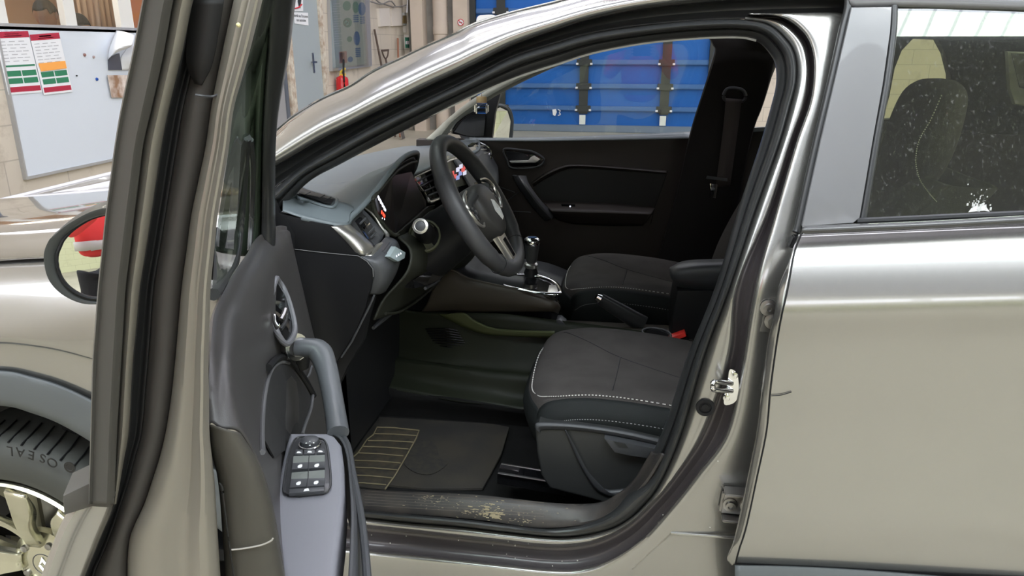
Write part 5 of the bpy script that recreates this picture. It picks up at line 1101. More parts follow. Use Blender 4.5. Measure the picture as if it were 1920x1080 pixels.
loft('trim_crease', [[PY(a, b, .244) for a, b in [(1059, 806), (1072, 835), (1092, 880), (1112, 908), (1140, 918), (1175, 916)]], [PY(a, b, .238) for a, b in [(1060, 806), (1078, 838), (1100, 880), (1124, 908), (1145, 924), (1172, 924)]], [PY(a, b, .242) for a, b in [(1060, 807), (1076, 846), (1098, 890), (1122, 922), (1150, 932), (1160, 931)]]], PLASTG, S1, n=40, cross=3, thick=.002)
slab('height_lever', [PY(a, b, .225) for a, b in [(1133, 823), (1140, 824), (1232, 842), (1230, 862), (1180, 855), (1152, 849)]], PLASTG, S1, ext=(0, .02, 0), bevel=.003)
slab('lever_recess', [PY(a, b, .2235) for a, b in [(1150, 828), (1172, 832), (1178, 840), (1160, 838)]], TRIMM, S1, ext=(0, .002, 0), smooth=False)
RAIL = mat('greased steel rail', (.35, .35, .35), rough=.25, metal=1)
for i, (pp, yy) in enumerate([([(940, 870), (1030, 884)], .33), ([(934, 887), (1045, 905)], .28)]):
    tube('seat_rail', [PY(*pp[0], yy), PY(*pp[1], yy), PY(pp[1][0]+200, pp[1][1]+36, yy)], .003, RAIL, S1, n=8)
slab('rail_body', [PY(a, b, .285) for a, b in [(932, 889), (1060, 910), (1060, 930), (932, 907)]], GLOSS, S1, ext=(0, .05, 0), bevel=.001)
S2, _ = seat(.76, 1)
S2['label'] = 'passenger seat beyond the handbrake'
# ---------------- floor, mat, sill plate
fl = [[PY(a, b, y) for a, b, y in [(640, 700, .62), (760, 735, .62), (860, 748, .62), (1000, 770, .62), (1200, 790, .62)]],
      [PZ(a, b, .42) for a, b in [(560, 780), (700, 790), (860, 800), (1010, 812), (1200, 830)]],
      [PZ(a, b, .415) for a, b in [(560, 860), (700, 870), (860, 885), (1010, 900), (1200, 920)]],
      [PZ(a, b, .43) for a, b in [(560, 900), (700, 918), (860, 930), (1010, 945), (1200, 965)]],
      [PY(a, b, .19) for a, b in [(560, 915), (700, 930), (860, 940), (1010, 955), (1200, 975)]]]
loft('floor_carpet', fl, CARPET, CAR, n=50, cross=5, thick=.004)
bx_ = PZ(690, 720, .50)
loft('toe_board', [[V3((.62, .18, .42)), V3((.60, .45, .42)), V3((.60, .66, .42))], [V3((.42, .18, .48)), V3((.40, .45, .48)), V3((.40, .68, .48))], [V3((.22, .16, .66)), V3((.20, .45, .66)), V3((.20, .72, .66))], [V3((.12, .14, .95)), V3((.1, .45, .95)), V3((.1, .74, .95))]], CARPET, CAR, n=20, cross=4, thick=.004)
box('cross_floor', .1, 2.4, .95, 1.65, .40, .41, CARPET, CAR)
SLP = loft('sill_plate', [[PY(a, b, .135) for a, b in [(560, 903), (681, 918), (800, 924), (905, 930), (1035, 944), (1117, 944), (1160, 925), (1190, 898), (1222, 846)]],
     [PY(a, b, .125) for a, b in [(560, 907), (681, 922), (800, 928), (905, 934), (1035, 948), (1119, 949), (1164, 931), (1196, 903), (1229, 850)]],
     [PY(a, b, .10) for a, b in [(560, 938), (681, 953), (800, 961), (905, 970), (1015, 984), (1112, 975), (1166, 944), (1208, 905), (1243, 850)]],
     [PY(a, b, .105) for a, b in [(560, 943), (681, 957), (800, 966), (905, 976), (1015, 990), (1116, 981), (1172, 952), (1214, 911), (1250, 856)]]], mat('scuffed black sill', (.028, .026, .026), rough=.4, bump=.3, bscale=60, col2=(.05, .043, .038), vscale=25), CAR, n=90, cross=3, thick=.003)
slb = surf(SLP)
for k in range(6):
    y0 = 3+k*5.2
    tube('sill_rib', [hit(slb, px, 918+(px-681)*.062+(max(0, px-905)**2)*.0001+y0, .0006, PY(px, 940, .12)) for px in range(684, 1026, 12)], .0011, mat('worn rib', (.10, .085, .07), rough=.5), CAR, n=6)
MUD = mat('dried pale mud', (.34, .29, .19), rough=1)
bm = bmesh.new(); random.seed(3)
for i in range(300):
    cl_ = random.choice([(815, 932, 18, 4), (830, 938, 20, 5), (912, 950, 18, 7), (922, 962, 10, 5), (926, 966, 7, 5), (880, 960, 8, 3), (990, 976, 18, 3), (830, 945, 50, 9), (950, 962, 60, 9)])
    px, py = random.gauss(cl_[0], cl_[2]), random.gauss(cl_[1], cl_[3])
    c = hit(slb, px, py, .0012)
    if c is None: continue
    s = random.uniform(.0006, .0022)*(1.6 if cl_[0] in (912, 922, 926) else .8)
    obox_bm(c, SX, V3((0, 1, 0)), V3((0, 0, 1)), s*random.uniform(1, 3.5), s, s*.5, bm)
link('mud_crumbs', mesh_of(bm), MUD, CAR, kind='stuff')
# pedals
for (px, py, y, w_, h_, nm) in [(655, 722, .66, .035, .075, 'accelerator_pedal'), (632, 730, .50, .06, .05, 'brake_pedal')]:
    c = PY(px, py, y); N_ = V3((.75, 0, .65)).normalized(); U_ = V3((-.65, 0, .75)).normalized()
    pd = link(nm, mesh_of(obox_bm(c, N_, V3((0, 1, 0)), U_, .012, w_, h_*1.5, bevel=.004)), mat('worn pedal rubber', (.06, .05, .04), rough=.6), CAR)
    for k in (-1, 0, 1): link('pedal_rib', mesh_of(obox_bm(c+N_*.007+V3((0, k*w_*.28, 0)), N_, V3((0, 1, 0)), U_, .004, .004, h_*1.2)), RUBBER, pd)
    tube('pedal_arm', [c-N_*.006, c-N_*.05+V3((0, 0, .10)), V3((.2, y, .85))], .007, STEEL, pd, n=8, res=10)
# floor mat with heel pad (lies loose in the footwell)
MATM = mat('worn dark carpet mat', (.035, .033, .031), rough=1.0, bump=.6, bscale=900, col2=(.055, .048, .038), vscale=9)
mz = .424
mo = [(560, 760), (640, 735), (760, 755), (900, 790), (955, 800), (940, 850), (905, 915), (800, 916), (690, 905), (560, 890)]
FM = thing('floor_mat', PZ(760, 850, mz), 'worn dark floor mat with a muddy ladder shaped heel pad', 'mat')
slab('carpet_pad', [PZ(a, b, mz+.008) for a, b in mo], MATM, FM, ext=(0, 0, -.006), bevel=.002)
hp_ = [(707, 800), (787, 806), (783, 820), (760, 860), (742, 890), (723, 918), (660, 910), (645, 880), (660, 852), (690, 830), (700, 816)]
slab('heel_pad', [PZ(a, b, mz+.010) for a, b in hp_], mat('muddy heel pad', (.075, .062, .042), rough=.9, col2=(.04, .036, .03), vscale=40), FM, ext=(0, 0, -.002), smooth=False)
HR = mat('dusty ridge', (.25, .21, .125), rough=1)
for a, b, c, d in [(700, 813, 783, 817), (690, 826, 776, 829), (681, 837, 766, 842), (672, 849, 756, 855), (665, 863, 751, 868), (655, 876, 745, 881), (650, 890, 735, 896), (640, 904, 724, 909)]:
    tube('heel_rib', [PZ(a, b, mz+.012), PZ((a+c)/2, (b+d)/2-1, mz+.012), PZ(c, d, mz+.012)], .0016, HR, FM, n=6)
tube('heel_edge', [PZ(a, b, mz+.012) for a, b in [(700, 815), (707, 801), (740, 802), (786, 807), (780, 822), (760, 858), (740, 892), (722, 917)]], .0018, HR, FM, n=6)
tube('heel_edge', [PZ(a, b, mz+.012) for a, b in [(700, 815), (688, 824), (672, 848), (662, 857)]], .0018, HR, FM, n=6)
slab('mud_stain', [PZ(a, b, mz+.0105) for a, b in [(758, 868), (770, 842), (800, 826), (818, 836), (824, 858), (840, 868), (812, 888), (780, 886)]], mat('faint mud', (.05, .044, .035), rough=1, col2=(.036, .034, .032), vscale=60), FM, ext=(0, 0, -.001), smoothc=30, smooth=False)
# ---------------- air freshener on the mirror cord
c = PY(903, 195, .78)
AF = thing('air_freshener', (c.x, c.y, c.z-.035), 'small glass air freshener bottle with wooden cap hanging before the far mirror', 'air freshener')
pt, pb_ = PY(903, 181, .78), PY(903, 193, .78); q0, q1 = PY(903, 194, .78), PY(903, 212.5, .78)
revolve('wooden_cap', pb_, (0, 0, 1), [(.0125, 0), (.0135, .001), (.0135, pt.z-pb_.z-.002), (.012, pt.z-pb_.z)], mat('pale ribbed wood', (.62, .42, .24), rough=.5, bump=.4, bscale=400), AF, n=24)
GB = mat('clear bottle glass', (.95, .97, .97), rough=.02, trans=1, ior=1.45)
link('bottle', mesh_of(obox_bm((q0+q1)/2, SX, V3((0, 1, 0)), V3((0, 0, 1)), .035, .026, q0.z-q1.z, bevel=.004)), GB, AF)
link('liquid', mesh_of(obox_bm((q0+q1)/2-V3((0, 0, .004)), SX, V3((0, 1, 0)), V3((0, 0, 1)), .027, .018, (q0.z-q1.z)*.5, bevel=.002)), mat('clear liquid', (.7, .75, .75), rough=.02, trans=1, ior=1.33), AF)
tube('cord', [pt, pt+V3((-.01, 0, .12)), V3((pt.x-.03, .86, 1.45))], .0008, mat('brown cord', (.2, .1, .06), rough=.8), AF, n=6)
# ---------------- far side: passenger door, pillars, far seat belt, mirror
FD = mat('far door card', (.028, .022, .019), rough=.5, spec=.3, bump=.1, bscale=1300)
def fpoly(name, pts, m, parent, y, th=.01, **kw): return slab(name, [PY(a, b, y) for a, b in pts], m, parent, ext=(0, th, 0), **kw)
PD_ = fpoly('passenger_door', [(780, 262), (890, 261), (1000, 262), (1150, 259), (1290, 255), (1292, 262), (1262, 420), (1225, 520), (1200, 640), (860, 640), (780, 500)], FD, CAR, 1.66, .05, bevel=.004)
loft('door_sill', [[PY(a, b, y) for a, b, y in [(880, 258, 1.70), (1000, 258.5, 1.70), (1150, 254, 1.70), (1296, 247, 1.70)]], [PY(a, b, y) for a, b, y in [(880, 259, 1.665), (1000, 260, 1.665), (1150, 257, 1.665), (1295, 253, 1.665)]], [PY(a, b, y) for a, b, y in [(880, 264, 1.655), (1000, 265, 1.655), (1150, 263, 1.655), (1294, 260, 1.655)]]], mat('pale door top', (.16, .18, .19), rough=.35), PD_, n=30, cross=3, thick=.003)
loft('door_crease', [[PY(a, b, 1.655) for a, b in [(998, 342), (1020, 326), (1050, 312), (1078, 308), (1150, 312), (1250, 320)]], [PY(a, b, 1.645) for a, b in [(998, 345), (1021, 330), (1051, 316), (1080, 311), (1150, 315), (1250, 324)]], [PY(a, b, 1.66) for a, b in [(999, 350), (1024, 334), (1053, 320), (1081, 315), (1150, 319), (1250, 328)]]], FD, PD_, n=50, cross=3, thick=.002)
fpoly('fabric_insert', [(1000, 352), (1024, 335), (1054, 321), (1081, 316), (1150, 320), (1251, 326), (1226, 388), (1150, 380), (1060, 378), (1018, 376)], mat('black insert', (.02, .019, .019), rough=.8), PD_, 1.655, .01, bevel=.001)
loft('door_armrest', [[PY(a, b, y) for a, b, y in [(1018, 380, 1.655), (1080, 380, 1.655), (1150, 383, 1.655), (1228, 390, 1.655)]], [PY(a, b, y) for a, b, y in [(1030, 392, 1.60), (1080, 394, 1.60), (1150, 396, 1.60), (1222, 400, 1.62)]], [PY(a, b, y) for a, b, y in [(1036, 400, 1.60), (1080, 402, 1.60), (1150, 404, 1.60), (1218, 405, 1.62)]], [PY(a, b, y) for a, b, y in [(1046, 412, 1.645), (1080, 420, 1.645), (1150, 423, 1.645), (1205, 423, 1.65)]]], FD, PD_, n=40, cross=4, thick=.003)
fpoly('window_switch', [(1052, 383), (1078, 384), (1079, 389), (1054, 389)], GLOSS, PD_, 1.62, .01)
revolve('symbol', PY(1069, 387, 1.615), (0, -1, 0), [(.003, 0), (.001, .001)], LW, PD_, n=6)
GHm = mat('grab handle plastic', (.05, .05, .053), rough=.4)
loft('grab_handle', [[PY(a, b, y) for a, b, y in [(962, 328, 1.64), (974, 352, 1.60), (1000, 388, 1.60), (1024, 414, 1.63)]], [PY(a, b, y) for a, b, y in [(972, 330, 1.60), (985, 350, 1.56), (1010, 384, 1.57), (1034, 410, 1.60)]], [PY(a, b, y) for a, b, y in [(986, 331, 1.62), (992, 348, 1.58), (1014, 378, 1.59), (1040, 404, 1.63)]]], GHm, PD_, n=30, cross=5, thick=.008)
hb_ = fpoly('handle_recess', [(947, 282), (1000, 288), (1018, 299), (1006, 311), (960, 313), (952, 300)], GLOSS, PD_, 1.652, .01, bevel=.002)
tube('handle_bezel', [PY(a, b, 1.65) for a, b in [(945, 280), (975, 281), (1000, 285), (1020, 299), (1006, 313), (960, 315), (951, 300)]], .004, GHm, PD_, n=8, closed=True, res=60)
slab('door_handle', [PY(a, b, 1.635) for a, b in [(955, 302), (990, 301), (995, 295), (1001, 292), (1012, 299), (1004, 305), (958, 306)]], mat('bright satin handle', (.85, .82, .78), rough=.35, metal=.6), PD_, ext=(0, .01, 0), bevel=.002)
tube('card_seam', [PY(a, b, 1.655) for a, b in [(1252, 320), (1240, 355), (1226, 392), (1220, 420)]], .0015, RUBBER, PD_, n=6)
tube('card_crease', [PY(a, b, 1.655) for a, b in [(935, 350), (965, 361)]], .002, GHm, PD_, n=6); tube('card_crease', [PY(a, b, 1.655) for a, b in [(950, 377), (974, 360)]], .002, GHm, PD_, n=6); tube('card_crease', [PY(a, b, 1.655) for a, b in [(960, 396), (995, 398)]], .002, GHm, PD_, n=6)
# window pane of the far door and its frames
fpoly('window_glass', [(930, 262), (930, 180), (1080, 100), (1210, 60), (1340, 45), (1345, 75), (1335, 110), (1292, 252)], CLEARP, PD_, 1.71, .003, smooth=False)
DKT = mat('black pillar trim', (.010, .008, .008), rough=.55, spec=.2)
# sail panel and quarter division at the front of the far door
fpoly('quarter_post', [(917, 262), (923, 200), (933, 178), (938, 176), (928, 212), (922, 262)], RUBBER, PD_, 1.69, .03)
fpoly('sail_panel', [(835, 248), (850, 232), (880, 207), (935, 176), (921, 262), (905, 262)], RUBBER, PD_, 1.70, .012)
fpoly('quarter_glass', [(848, 246), (858, 230), (885, 210), (912, 198), (907, 256), (880, 256)], GLOSS, PD_, 1.69, .003, smooth=False)
tube('quarter_trim', [PY(a, b, 1.69) for a, b in [(846, 249), (847, 240), (856, 227), (874, 213), (900, 200)]], .006, SATIN, PD_, n=8, res=30)
# far A pillar trim
fu = [(800, 262), (815, 249), (845, 221), (882, 192), (919, 169), (975, 140), (1050, 112), (1150, 78), (1250, 55)]
fl2 = [(832, 262), (840, 247), (852, 229), (884, 206), (930, 177), (994, 144), (1078, 108), (1165, 80), (1255, 62)]
fy = [1.62, 1.61, 1.60, 1.58, 1.56, 1.54, 1.52, 1.50, 1.48]
loft('far_pillar_trim', [[PY(a, b, y+dy) for (a, b), y in zip(mixp(fu, fl2, t), fy)] for t, dy in ((0, .02), (.2, 0), (.6, -.01), (.9, .01), (1, .04))], mat('grey olive pillar trim', (.34, .34, .29), rough=.8), CAR, n=60, cross=3, thick=.01)
# far B pillar
loft('far_middle_pillar', [[PY(a, b, 1.60) for a, b in [(1310, 40), (1338, 80), (1344, 92), (1335, 125), (1318, 180), (1297, 250), (1270, 370), (1240, 470), (1215, 560)]], [PY(a, b, 1.575) for a, b in [(1330, 40), (1346, 80), (1352, 95), (1346, 125), (1328, 180), (1306, 250), (1278, 370), (1250, 470), (1230, 560)]], [PY(a, b, 1.57) for a, b in [(1420, 40), (1430, 80), (1440, 100), (1430, 160), (1418, 200), (1400, 250), (1370, 370), (1345, 470), (1330, 560)]], [PY(a, b, 1.60) for a, b in [(1470, 40), (1470, 80), (1462, 100), (1438, 160), (1424, 200), (1406, 252), (1385, 370), (1360, 470), (1350, 560)]]], DKT, CAR, n=60, cross=4, thick=.01)
tube('far_pillar_seal', [PY(a, b, 1.60) for a, b in [(1335, 72), (1344, 84), (1347, 100), (1338, 130), (1321, 185), (1302, 248)]], .006, PLASTG, CAR, n=8, res=40)
# far rear door top beyond the pillar
fpoly('far_rear_door', [(1396, 243), (1480, 238), (1640, 225), (2000, 200), (2000, 700), (1330, 640)], FD, CAR, 1.66, .04, bevel=.003)
fpoly('far_rear_sill', [(1404, 240), (1480, 236), (1650, 224), (1650, 230), (1480, 243), (1402, 248)], mat('pale door top', (.16, .18, .19)), CAR, 1.645, .02)
# passenger belt
BELT = mat('black belt webbing', (.045, .035, .032), rough=.6, bump=.3, bscale=500)
SBm = loft('seat_belt', [[PY(a, b, 1.545) for a, b in [(1361, 184), (1356, 240), (1342, 350)]], [PY(a, b, 1.545) for a, b in [(1391, 186), (1384, 240), (1369, 350)]]], BELT, CAR, n=16, thick=.002)
tube('belt_guide', [PY(a, b, 1.55) for a, b in [(1357, 178), (1366, 166), (1390, 168), (1398, 180), (1390, 190), (1362, 188)]], .006, PLASTG, SBm, n=8, closed=True, res=30)
fpoly('belt_stop', [(1326, 330), (1364, 335), (1364, 340), (1324, 335)], PLASTG, SBm, 1.535, .004)
tg_ = fpoly('belt_tongue', [(1331, 344), (1346, 346), (1342, 372), (1334, 370)], CHROME, SBm, 1.53, .004, bevel=.001)
# far door mirror
mc = PY(940, 232, 1.93)
FMm = loft('door_mirror', [[PY(a, b, y) for a, b, y in [(915, 262, 1.86), (917, 205, 1.86), (935, 195, 1.9), (955, 202, 1.95), (963, 225, 1.98), (960, 262, 1.98)]], [PY(a, b, y)+V3((-.10, 0, 0)) for a, b, y in [(915, 262, 1.86), (917, 207, 1.86), (935, 199, 1.9), (955, 206, 1.95), (961, 228, 1.98), (958, 262, 1.98)]], [PY(a, b, y)+V3((-.15, 0, 0)) for a, b, y in [(925, 245, 1.88), (928, 235, 1.88), (938, 225, 1.9), (945, 225, 1.92), (950, 235, 1.95), (948, 250, 1.95)]]], PLASTG, CAR, n=40, cross=4, thick=.004)
tube('mirror_rim', [PY(a, b, y) for a, b, y in [(920, 260, 1.86), (921, 207, 1.87), (936, 198, 1.9), (952, 205, 1.95), (959, 226, 1.98), (956, 262, 1.98)]], .006, PLASTG, FMm, n=8, closed=True, res=50)
mg = [PY(a, b, y)+V3((.003, 0, 0)) for a, b, y in [(922, 258, 1.865), (923, 208, 1.875), (936, 201, 1.9), (950, 208, 1.945), (956, 227, 1.97), (953, 258, 1.97)]]
slab('mirror_glass', mg, mat('mirror glass', (.9, .9, .9), rough=.0, metal=1), FMm, ext=(-.002, 0, 0), smooth=False)
# rear bench (seen through the tinted pane)
loft('rear_seat', [[V3((2.2, y, .50)) for y in (.2, .9, 1.6)], [V3((2.18, y, .68)) for y in (.2, .9, 1.6)], [V3((2.35, y, .72)) for y in (.2, .9, 1.6)], [V3((2.62, y, .70)) for y in (.2, .9, 1.6)], [V3((2.72, y, .95)) for y in (.2, .9, 1.6)], [V3((2.82, y, 1.2)) for y in (.2, .9, 1.6)], [V3((2.90, y, 1.2)) for y in (.2, .9, 1.6)], [V3((2.9, y, .6)) for y in (.2, .9, 1.6)]], FABRIC, CAR, n=24, cross=3, thick=.004)

box('dash_core', .12, .60, .16, 1.62, .50, 1.0, RUBBER, CAR)
box('console_core', .3, 1.0, .80, 1.0, .40, .70, RUBBER, CAR)
# near B pillar lining, far roof side lining and far rear pillar, seen through the tinted pane
def nearp(a, b): return PB(a, b, .085)
slab('near_pillar_lining', [nearp(a, b) for a, b in [(1545, -30), (1760, -30), (1757, 62), (1714, 72), (1692, 95), (1679, 128), (1669, 180), (1652, 240), (1636, 330), (1618, 420), (1520, 420)]], DKT, CAR, ext=(0, .02, 0), bevel=.004)
fpoly('far_roof_lining', [(1400, 0), (2140, -10), (2140, 80), (1770, 75), (1700, 72), (1400, 66)], DKT, CAR, 1.52, .03)
fpoly('far_rear_pillar', [(1757, 72), (1772, 100), (1782, 140), (1784, 250), (2140, 260), (2140, 60)], DKT, CAR, 1.56, .04, bevel=.004)
fpoly('rear_quarter_trim', [(1889, 96), (1960, 99), (1990, 190), (1930, 200), (1903, 196), (1893, 165)], mat('pale pillar trim', (.62, .62, .56)), CAR, 1.54, .02, bevel=.01)
fpoly('quarter_window', [(1897, 100), (1980, 102), (1985, 160), (1925, 168), (1912, 164)], GLOSS, CAR, 1.535, .004)

slab('post_trim', [PY(a, b, .126) for a, b in [(480, 350), (512, 372), (523, 400), (536, 408), (552, 440), (552, 620), (480, 620)]], RUBBER, CAR, ext=(0, .01, 0))
# ================================================================ the open front door
YR = [-60, 0, 100, 200, 270, 340, 405, 470, 540, 610, 675, 740, 810, 860, 900, 945]
def col(tab, u, ys=YR): return [PU(interp(tab, y), y, u) for y in ys]
A1 = [(-60, 283), (0, 269), (100, 250), (200, 229), (270, 217), (405, 199), (540, 185), (675, 175), (810, 171), (950, 167)]
A2 = [(-60, 340), (0, 323), (100, 305), (200, 283), (270, 267), (405, 250), (540, 234), (675, 226), (810, 218), (950, 213)]
A3 = [(-60, 382), (0, 361), (100, 340), (200, 316), (270, 302), (405, 282), (540, 261), (675, 248), (810, 240), (950, 216)]
A4 = [(-60, 412), (0, 392), (100, 367), (200, 343), (270, 331), (405, 309), (540, 287), (675, 277), (810, 265), (900, 241), (1000, 208), (1080, 175)]
A5 = [(-60, 456), (0, 440), (100, 418), (200, 398), (270, 388), (405, 360), (540, 342), (675, 330), (750, 322), (810, 312), (860, 300), (900, 287), (940, 274), (1000, 247), (1040, 241), (1080, 240), (1200, 236)]
A6 = [(-60, 505), (0, 490), (100, 465), (200, 437), (270, 428), (405, 406), (540, 393), (675, 389), (810, 391), (900, 400), (1000, 406), (1080, 411), (1200, 420)]
def mt(A, B, t): 
    ys = sorted(set([y for y, _ in A]+[y for y, _ in B])); return [(y, interp(A, y)*(1-t)+interp(B, y)*t) for y in ys]
YL = YR+[1000, 1040, 1080, 1140, 1200]
FDOOR = loft('front_door', [col(A5, .845, YL), col(mt(A5, A6, .04), .858, YL), col(mt(A5, A6, .3), .868, YL), col(mt(A5, A6, .62), .868, YL), col(mt(A5, A6, .8), .880, YL), col(mt(A5, A6, .93), .874, YL), col(A6, .860, YL), col(A6, .80, YL)], EDGEP, CAR, n=110, cross=3, thick=.0012)
APPL = mat('dull pillar cover edge', (.065, .062, .055), rough=.45)
loft('pillar_cover', [col(A1, .80), col(A1, .885), col(mt(A1, A2, .1), .888), col(mt(A1, A2, .7), .889), col(mt(A1, A2, .85), .884), col(A2, .878), col(A2, .85)], APPL, FDOOR, n=90, cross=2, thick=.001)
loft('hem_flange', [col(A2, .85), col(mt(A2, A3, .1), .866), col(mt(A2, A3, .5), .874), col(mt(A2, A3, .9), .866), col(A3, .852)], EDGEP, FDOOR, n=90, cross=3, thick=.001)
loft('shaded_paint_band', [col(A4, .844, YL), col(mt(A4, A5, .3), .852, YL), col(mt(A4, A5, .7), .852, YL), col(A5, .846, YL)], mat('painted shade brown grey', (.050, .046, .041), rough=.55), FDOOR, n=90, cross=3, thick=.001)  # door paint facing away; its shade is put into this dark colour
GP = mat('black door gap seal', (.010, .010, .010), rough=.6)
YG = YR+[1000, 1040, 1080, 1140]
A3g = [(a, b) for a, b in A3 if a < 940]+[(945, 214), (1000, 190), (1080, 158), (1140, 140)]
loft('edge_seal', [col(A3g, .853, YG), col(mt(A3g, A4, .5), .842, YG), col(A4, .846, YG)], GP, FDOOR, n=90, cross=3, thick=.001)
# latch side: small clips and the seam of the frame
revolve('frame_clip', PU(447, 47, .882), tuple(DE), [(.0014, 0), (.0014, .001), (.0006, .002)], mat('yellowish clip', (.7, .65, .35), rough=.4), FDOOR, n=14)
tube('frame_joint', [PU(366, 178, .868), PU(380, 180, .868), PU(398, 181, .864), PU(410, 177, .864)], .0009, PLASTG, FDOOR, n=6, res=14)
loft('channel_end', [[PU(356, 0, .852), PU(352, 60, .852), PU(350, 120, .852), PU(366, 158, .853)], [PU(420, 0, .856), PU(410, 60, .856), PU(398, 120, .856), PU(378, 160, .856)]], GP, FDOOR, n=20, thick=.001)
# outer skin below the belt
S1_ = [(172, 912), (160, 925), (140, 948), (118, 985), (100, 1030), (84, 1075), (60, 1160), (50, 1260)]
S2_ = [(213, 940), (210, 950), (204, 968), (188, 1005), (176, 1035), (160, 1075), (130, 1160), (120, 1260)]
osk = [PU(a, b, .875) for a, b in S1_]; isk = [PU(a, b, .872) for a, b in S2_]
def wz(p): return (p-DH).dot(DN), p.z
rows = [isk, [a.lerp(b, .55)+DE*.006 for a, b in zip(isk, osk)], osk]
for u in (.84, .6, .3, .05):
    rows.append([DH+DE*u+DN*(wz(p)[0]*(1-.25*(1-u/.86))+.05*(1-u/.86))+V3((0, 0, p.z)) for p in osk])
loft('outer_skin', rows, PAINT, FDOOR, n=40, cross=3, thick=.0012)
slab('belt_end', [PU(a, b, .882) for a, b in [(118, 930), (170, 905), (214, 934), (206, 952), (172, 950), (140, 960), (120, 966)]], APPL, FDOOR, ext=tuple(-DE*.03), bevel=.0008)
# window: glass, front slanting frame, seals
GUL = [(-60, 505, .80), (90, 468, .79), (200, 437, .79), (270, 430, .79), (405, 410, .78), (480, 402, .76), (545, 398, .72)]
GUR = [(-60, 540, .50), (90, 500, .42), (200, 480, .33), (270, 470, .27), (405, 455, .22), (480, 445, .30), (545, 420, .52)]
loft('window_glass', [[PU(x, y, u) for y, x, u in GUL], [PU((x+x2)/2, y, (u+u2)/2) for (y, x, u), (_, x2, u2) in zip(GUL, GUR)], [PU(x, y, u) for y, x, u in GUR]], glassmat('green door glass', (.70, .82, .72)), FDOOR, n=30, cross=3)
fr = [(-120, .62), (-60, .56), (0, .5), (100, .38), (200, .28), (270, .22), (340, .15), (405, .11), (430, .10), (480, .09)]
Fa = [(-120, 520), (-60, 508), (0, 492), (100, 466), (200, 461), (270, 460), (340, 455), (405, 450), (470, 441), (520, 436)]
Fb = [(-120, 545), (-60, 528), (0, 511), (100, 503), (200, 496), (270, 493), (340, 492), (405, 491), (470, 490), (520, 488)]
Fc = [(-120, 580), (-60, 567), (0, 553), (100, 541), (200, 523), (270, 516), (340, 515), (405, 515), (430, 516), (480, 516)]
def fc(T, du): return [PU(interp(T, y), y, u+du) for y, u in fr]
GRN = mat('green tinted frame lining', (.030, .042, .030), rough=.35)
loft('frame_lining', [fc(Fa, .03), fc(mt(Fa, Fb, .25), .06), fc(mt(Fa, Fb, .5), .05), fc(mt(Fa, Fb, .75), .065), fc(Fb, .05)], GRN, FDOOR, n=60, cross=3, thick=.002)
loft('window_frame', [fc(Fb, .05), fc(mt(Fb, Fc, .1), .07), fc(mt(Fb, Fc, .6), .07), fc(mt(Fb, Fc, .95), .05), fc(Fc, .0)], RUBS, FDOOR, n=60, cross=3, thick=.002)
tube('glass_channel', [PU(x, y, u) for x, y, u in [(463, 258, .34), (460, 290, .3), (456, 350, .25), (452, 405, .22), (446, 460, .24), (438, 500, .34), (415, 532, .54), (400, 552, .68)]], .006, RUBS, FDOOR, n=8, res=40)
tube('glass_channel', [PU(x, y, u) for x, y, u in [(470, 262, .33), (474, 320, .26), (472, 400, .20), (468, 470, .22)]], .004, RUBS, FDOOR, n=8, res=30)
# header of the frame joining the slanted part with the rear upright, above the picture
tube('frame_header', [PU(540, -60, .56), PU(560, -150, .70), PU(520, -160, .80), PU(440, -60, .85)], .016, RUBS, FDOOR, n=10, res=30)
# ---------------- door card
CT = [(536, 428, .05), (522, 427, .07), (506, 433, .11), (480, 450, .20), (463, 478, .31), (440, 510, .45), (420, 545, .57), (399, 592, .70), (393, 640, .77), (390, 690, .80), (389, 740, .82), (389, 800, .835)]
CR = [(543, 436, .05), (532, 438, .07), (515, 446, .11), (500, 466, .20), (489, 494, .30), (472, 540, .42), (458, 575, .52), (446, 602, .62), (438, 660, .73), (436, 705, .78), (437, 745, .81), (447, 808, .835)]
C3 = [(547, 455, .05), (541, 458, .07), (531, 470, .11), (520, 500, .19), (510, 530, .28), (498, 580, .38), (488, 620, .46), (478, 665, .54), (466, 720, .64), (462, 755, .70), (464, 790, .76), (470, 840, .825)]
C4 = [(560, 512, .05), (556, 520, .07), (549, 545, .11), (541, 585, .17), (533, 620, .23), (525, 660, .29), (517, 700, .35), (508, 745, .42), (500, 790, .50), (497, 830, .58), (496, 862, .67), (492, 890, .82)]
C5 = [(589, 634, .04), (586, 645, .07), (582, 665, .11), (576, 690, .16), (570, 710, .21), (562, 740, .26), (553, 775, .32), (545, 810, .38), (535, 845, .45), (525, 885, .54), (517, 930, .65), (510, 955, .81)]
C6 = [(630, 800, .03), (628, 820, .07), (622, 850, .11), (612, 880, .16), (602, 910, .2), (590, 945, .26), (576, 985, .32), (562, 1020, .38), (552, 1060, .45), (545, 1100, .54), (540, 1130, .65), (532, 1085, .81)]
C7 = [(650, 930, .03), (648, 960, .07), (640, 1000, .11), (630, 1040, .16), (620, 1080, .2), (606, 1130, .26), (590, 1180, .32), (575, 1220, .38), (560, 1260, .45), (550, 1300, .54), (545, 1330, .65), (545, 1250, .81)]
def cc(T): return [PU(a, b, u) for a, b, u in T]
Cm = [((a+c)/2-1.5, (b+d)/2, (u+v)/2+.004) for (a, b, u), (c, d, v) in zip(CT, CR)]
ct0 = cc(CT); back = [p-DN*.01-V3((0, 0, .05)) for p in ct0]
DC = loft('door_card', [back, ct0, cc(Cm), cc(CR), cc(C3), cc(C4), cc(C5), cc(C6), cc(C7)], PLASTC, FDOOR, n=110, cross=5, thick=.002)
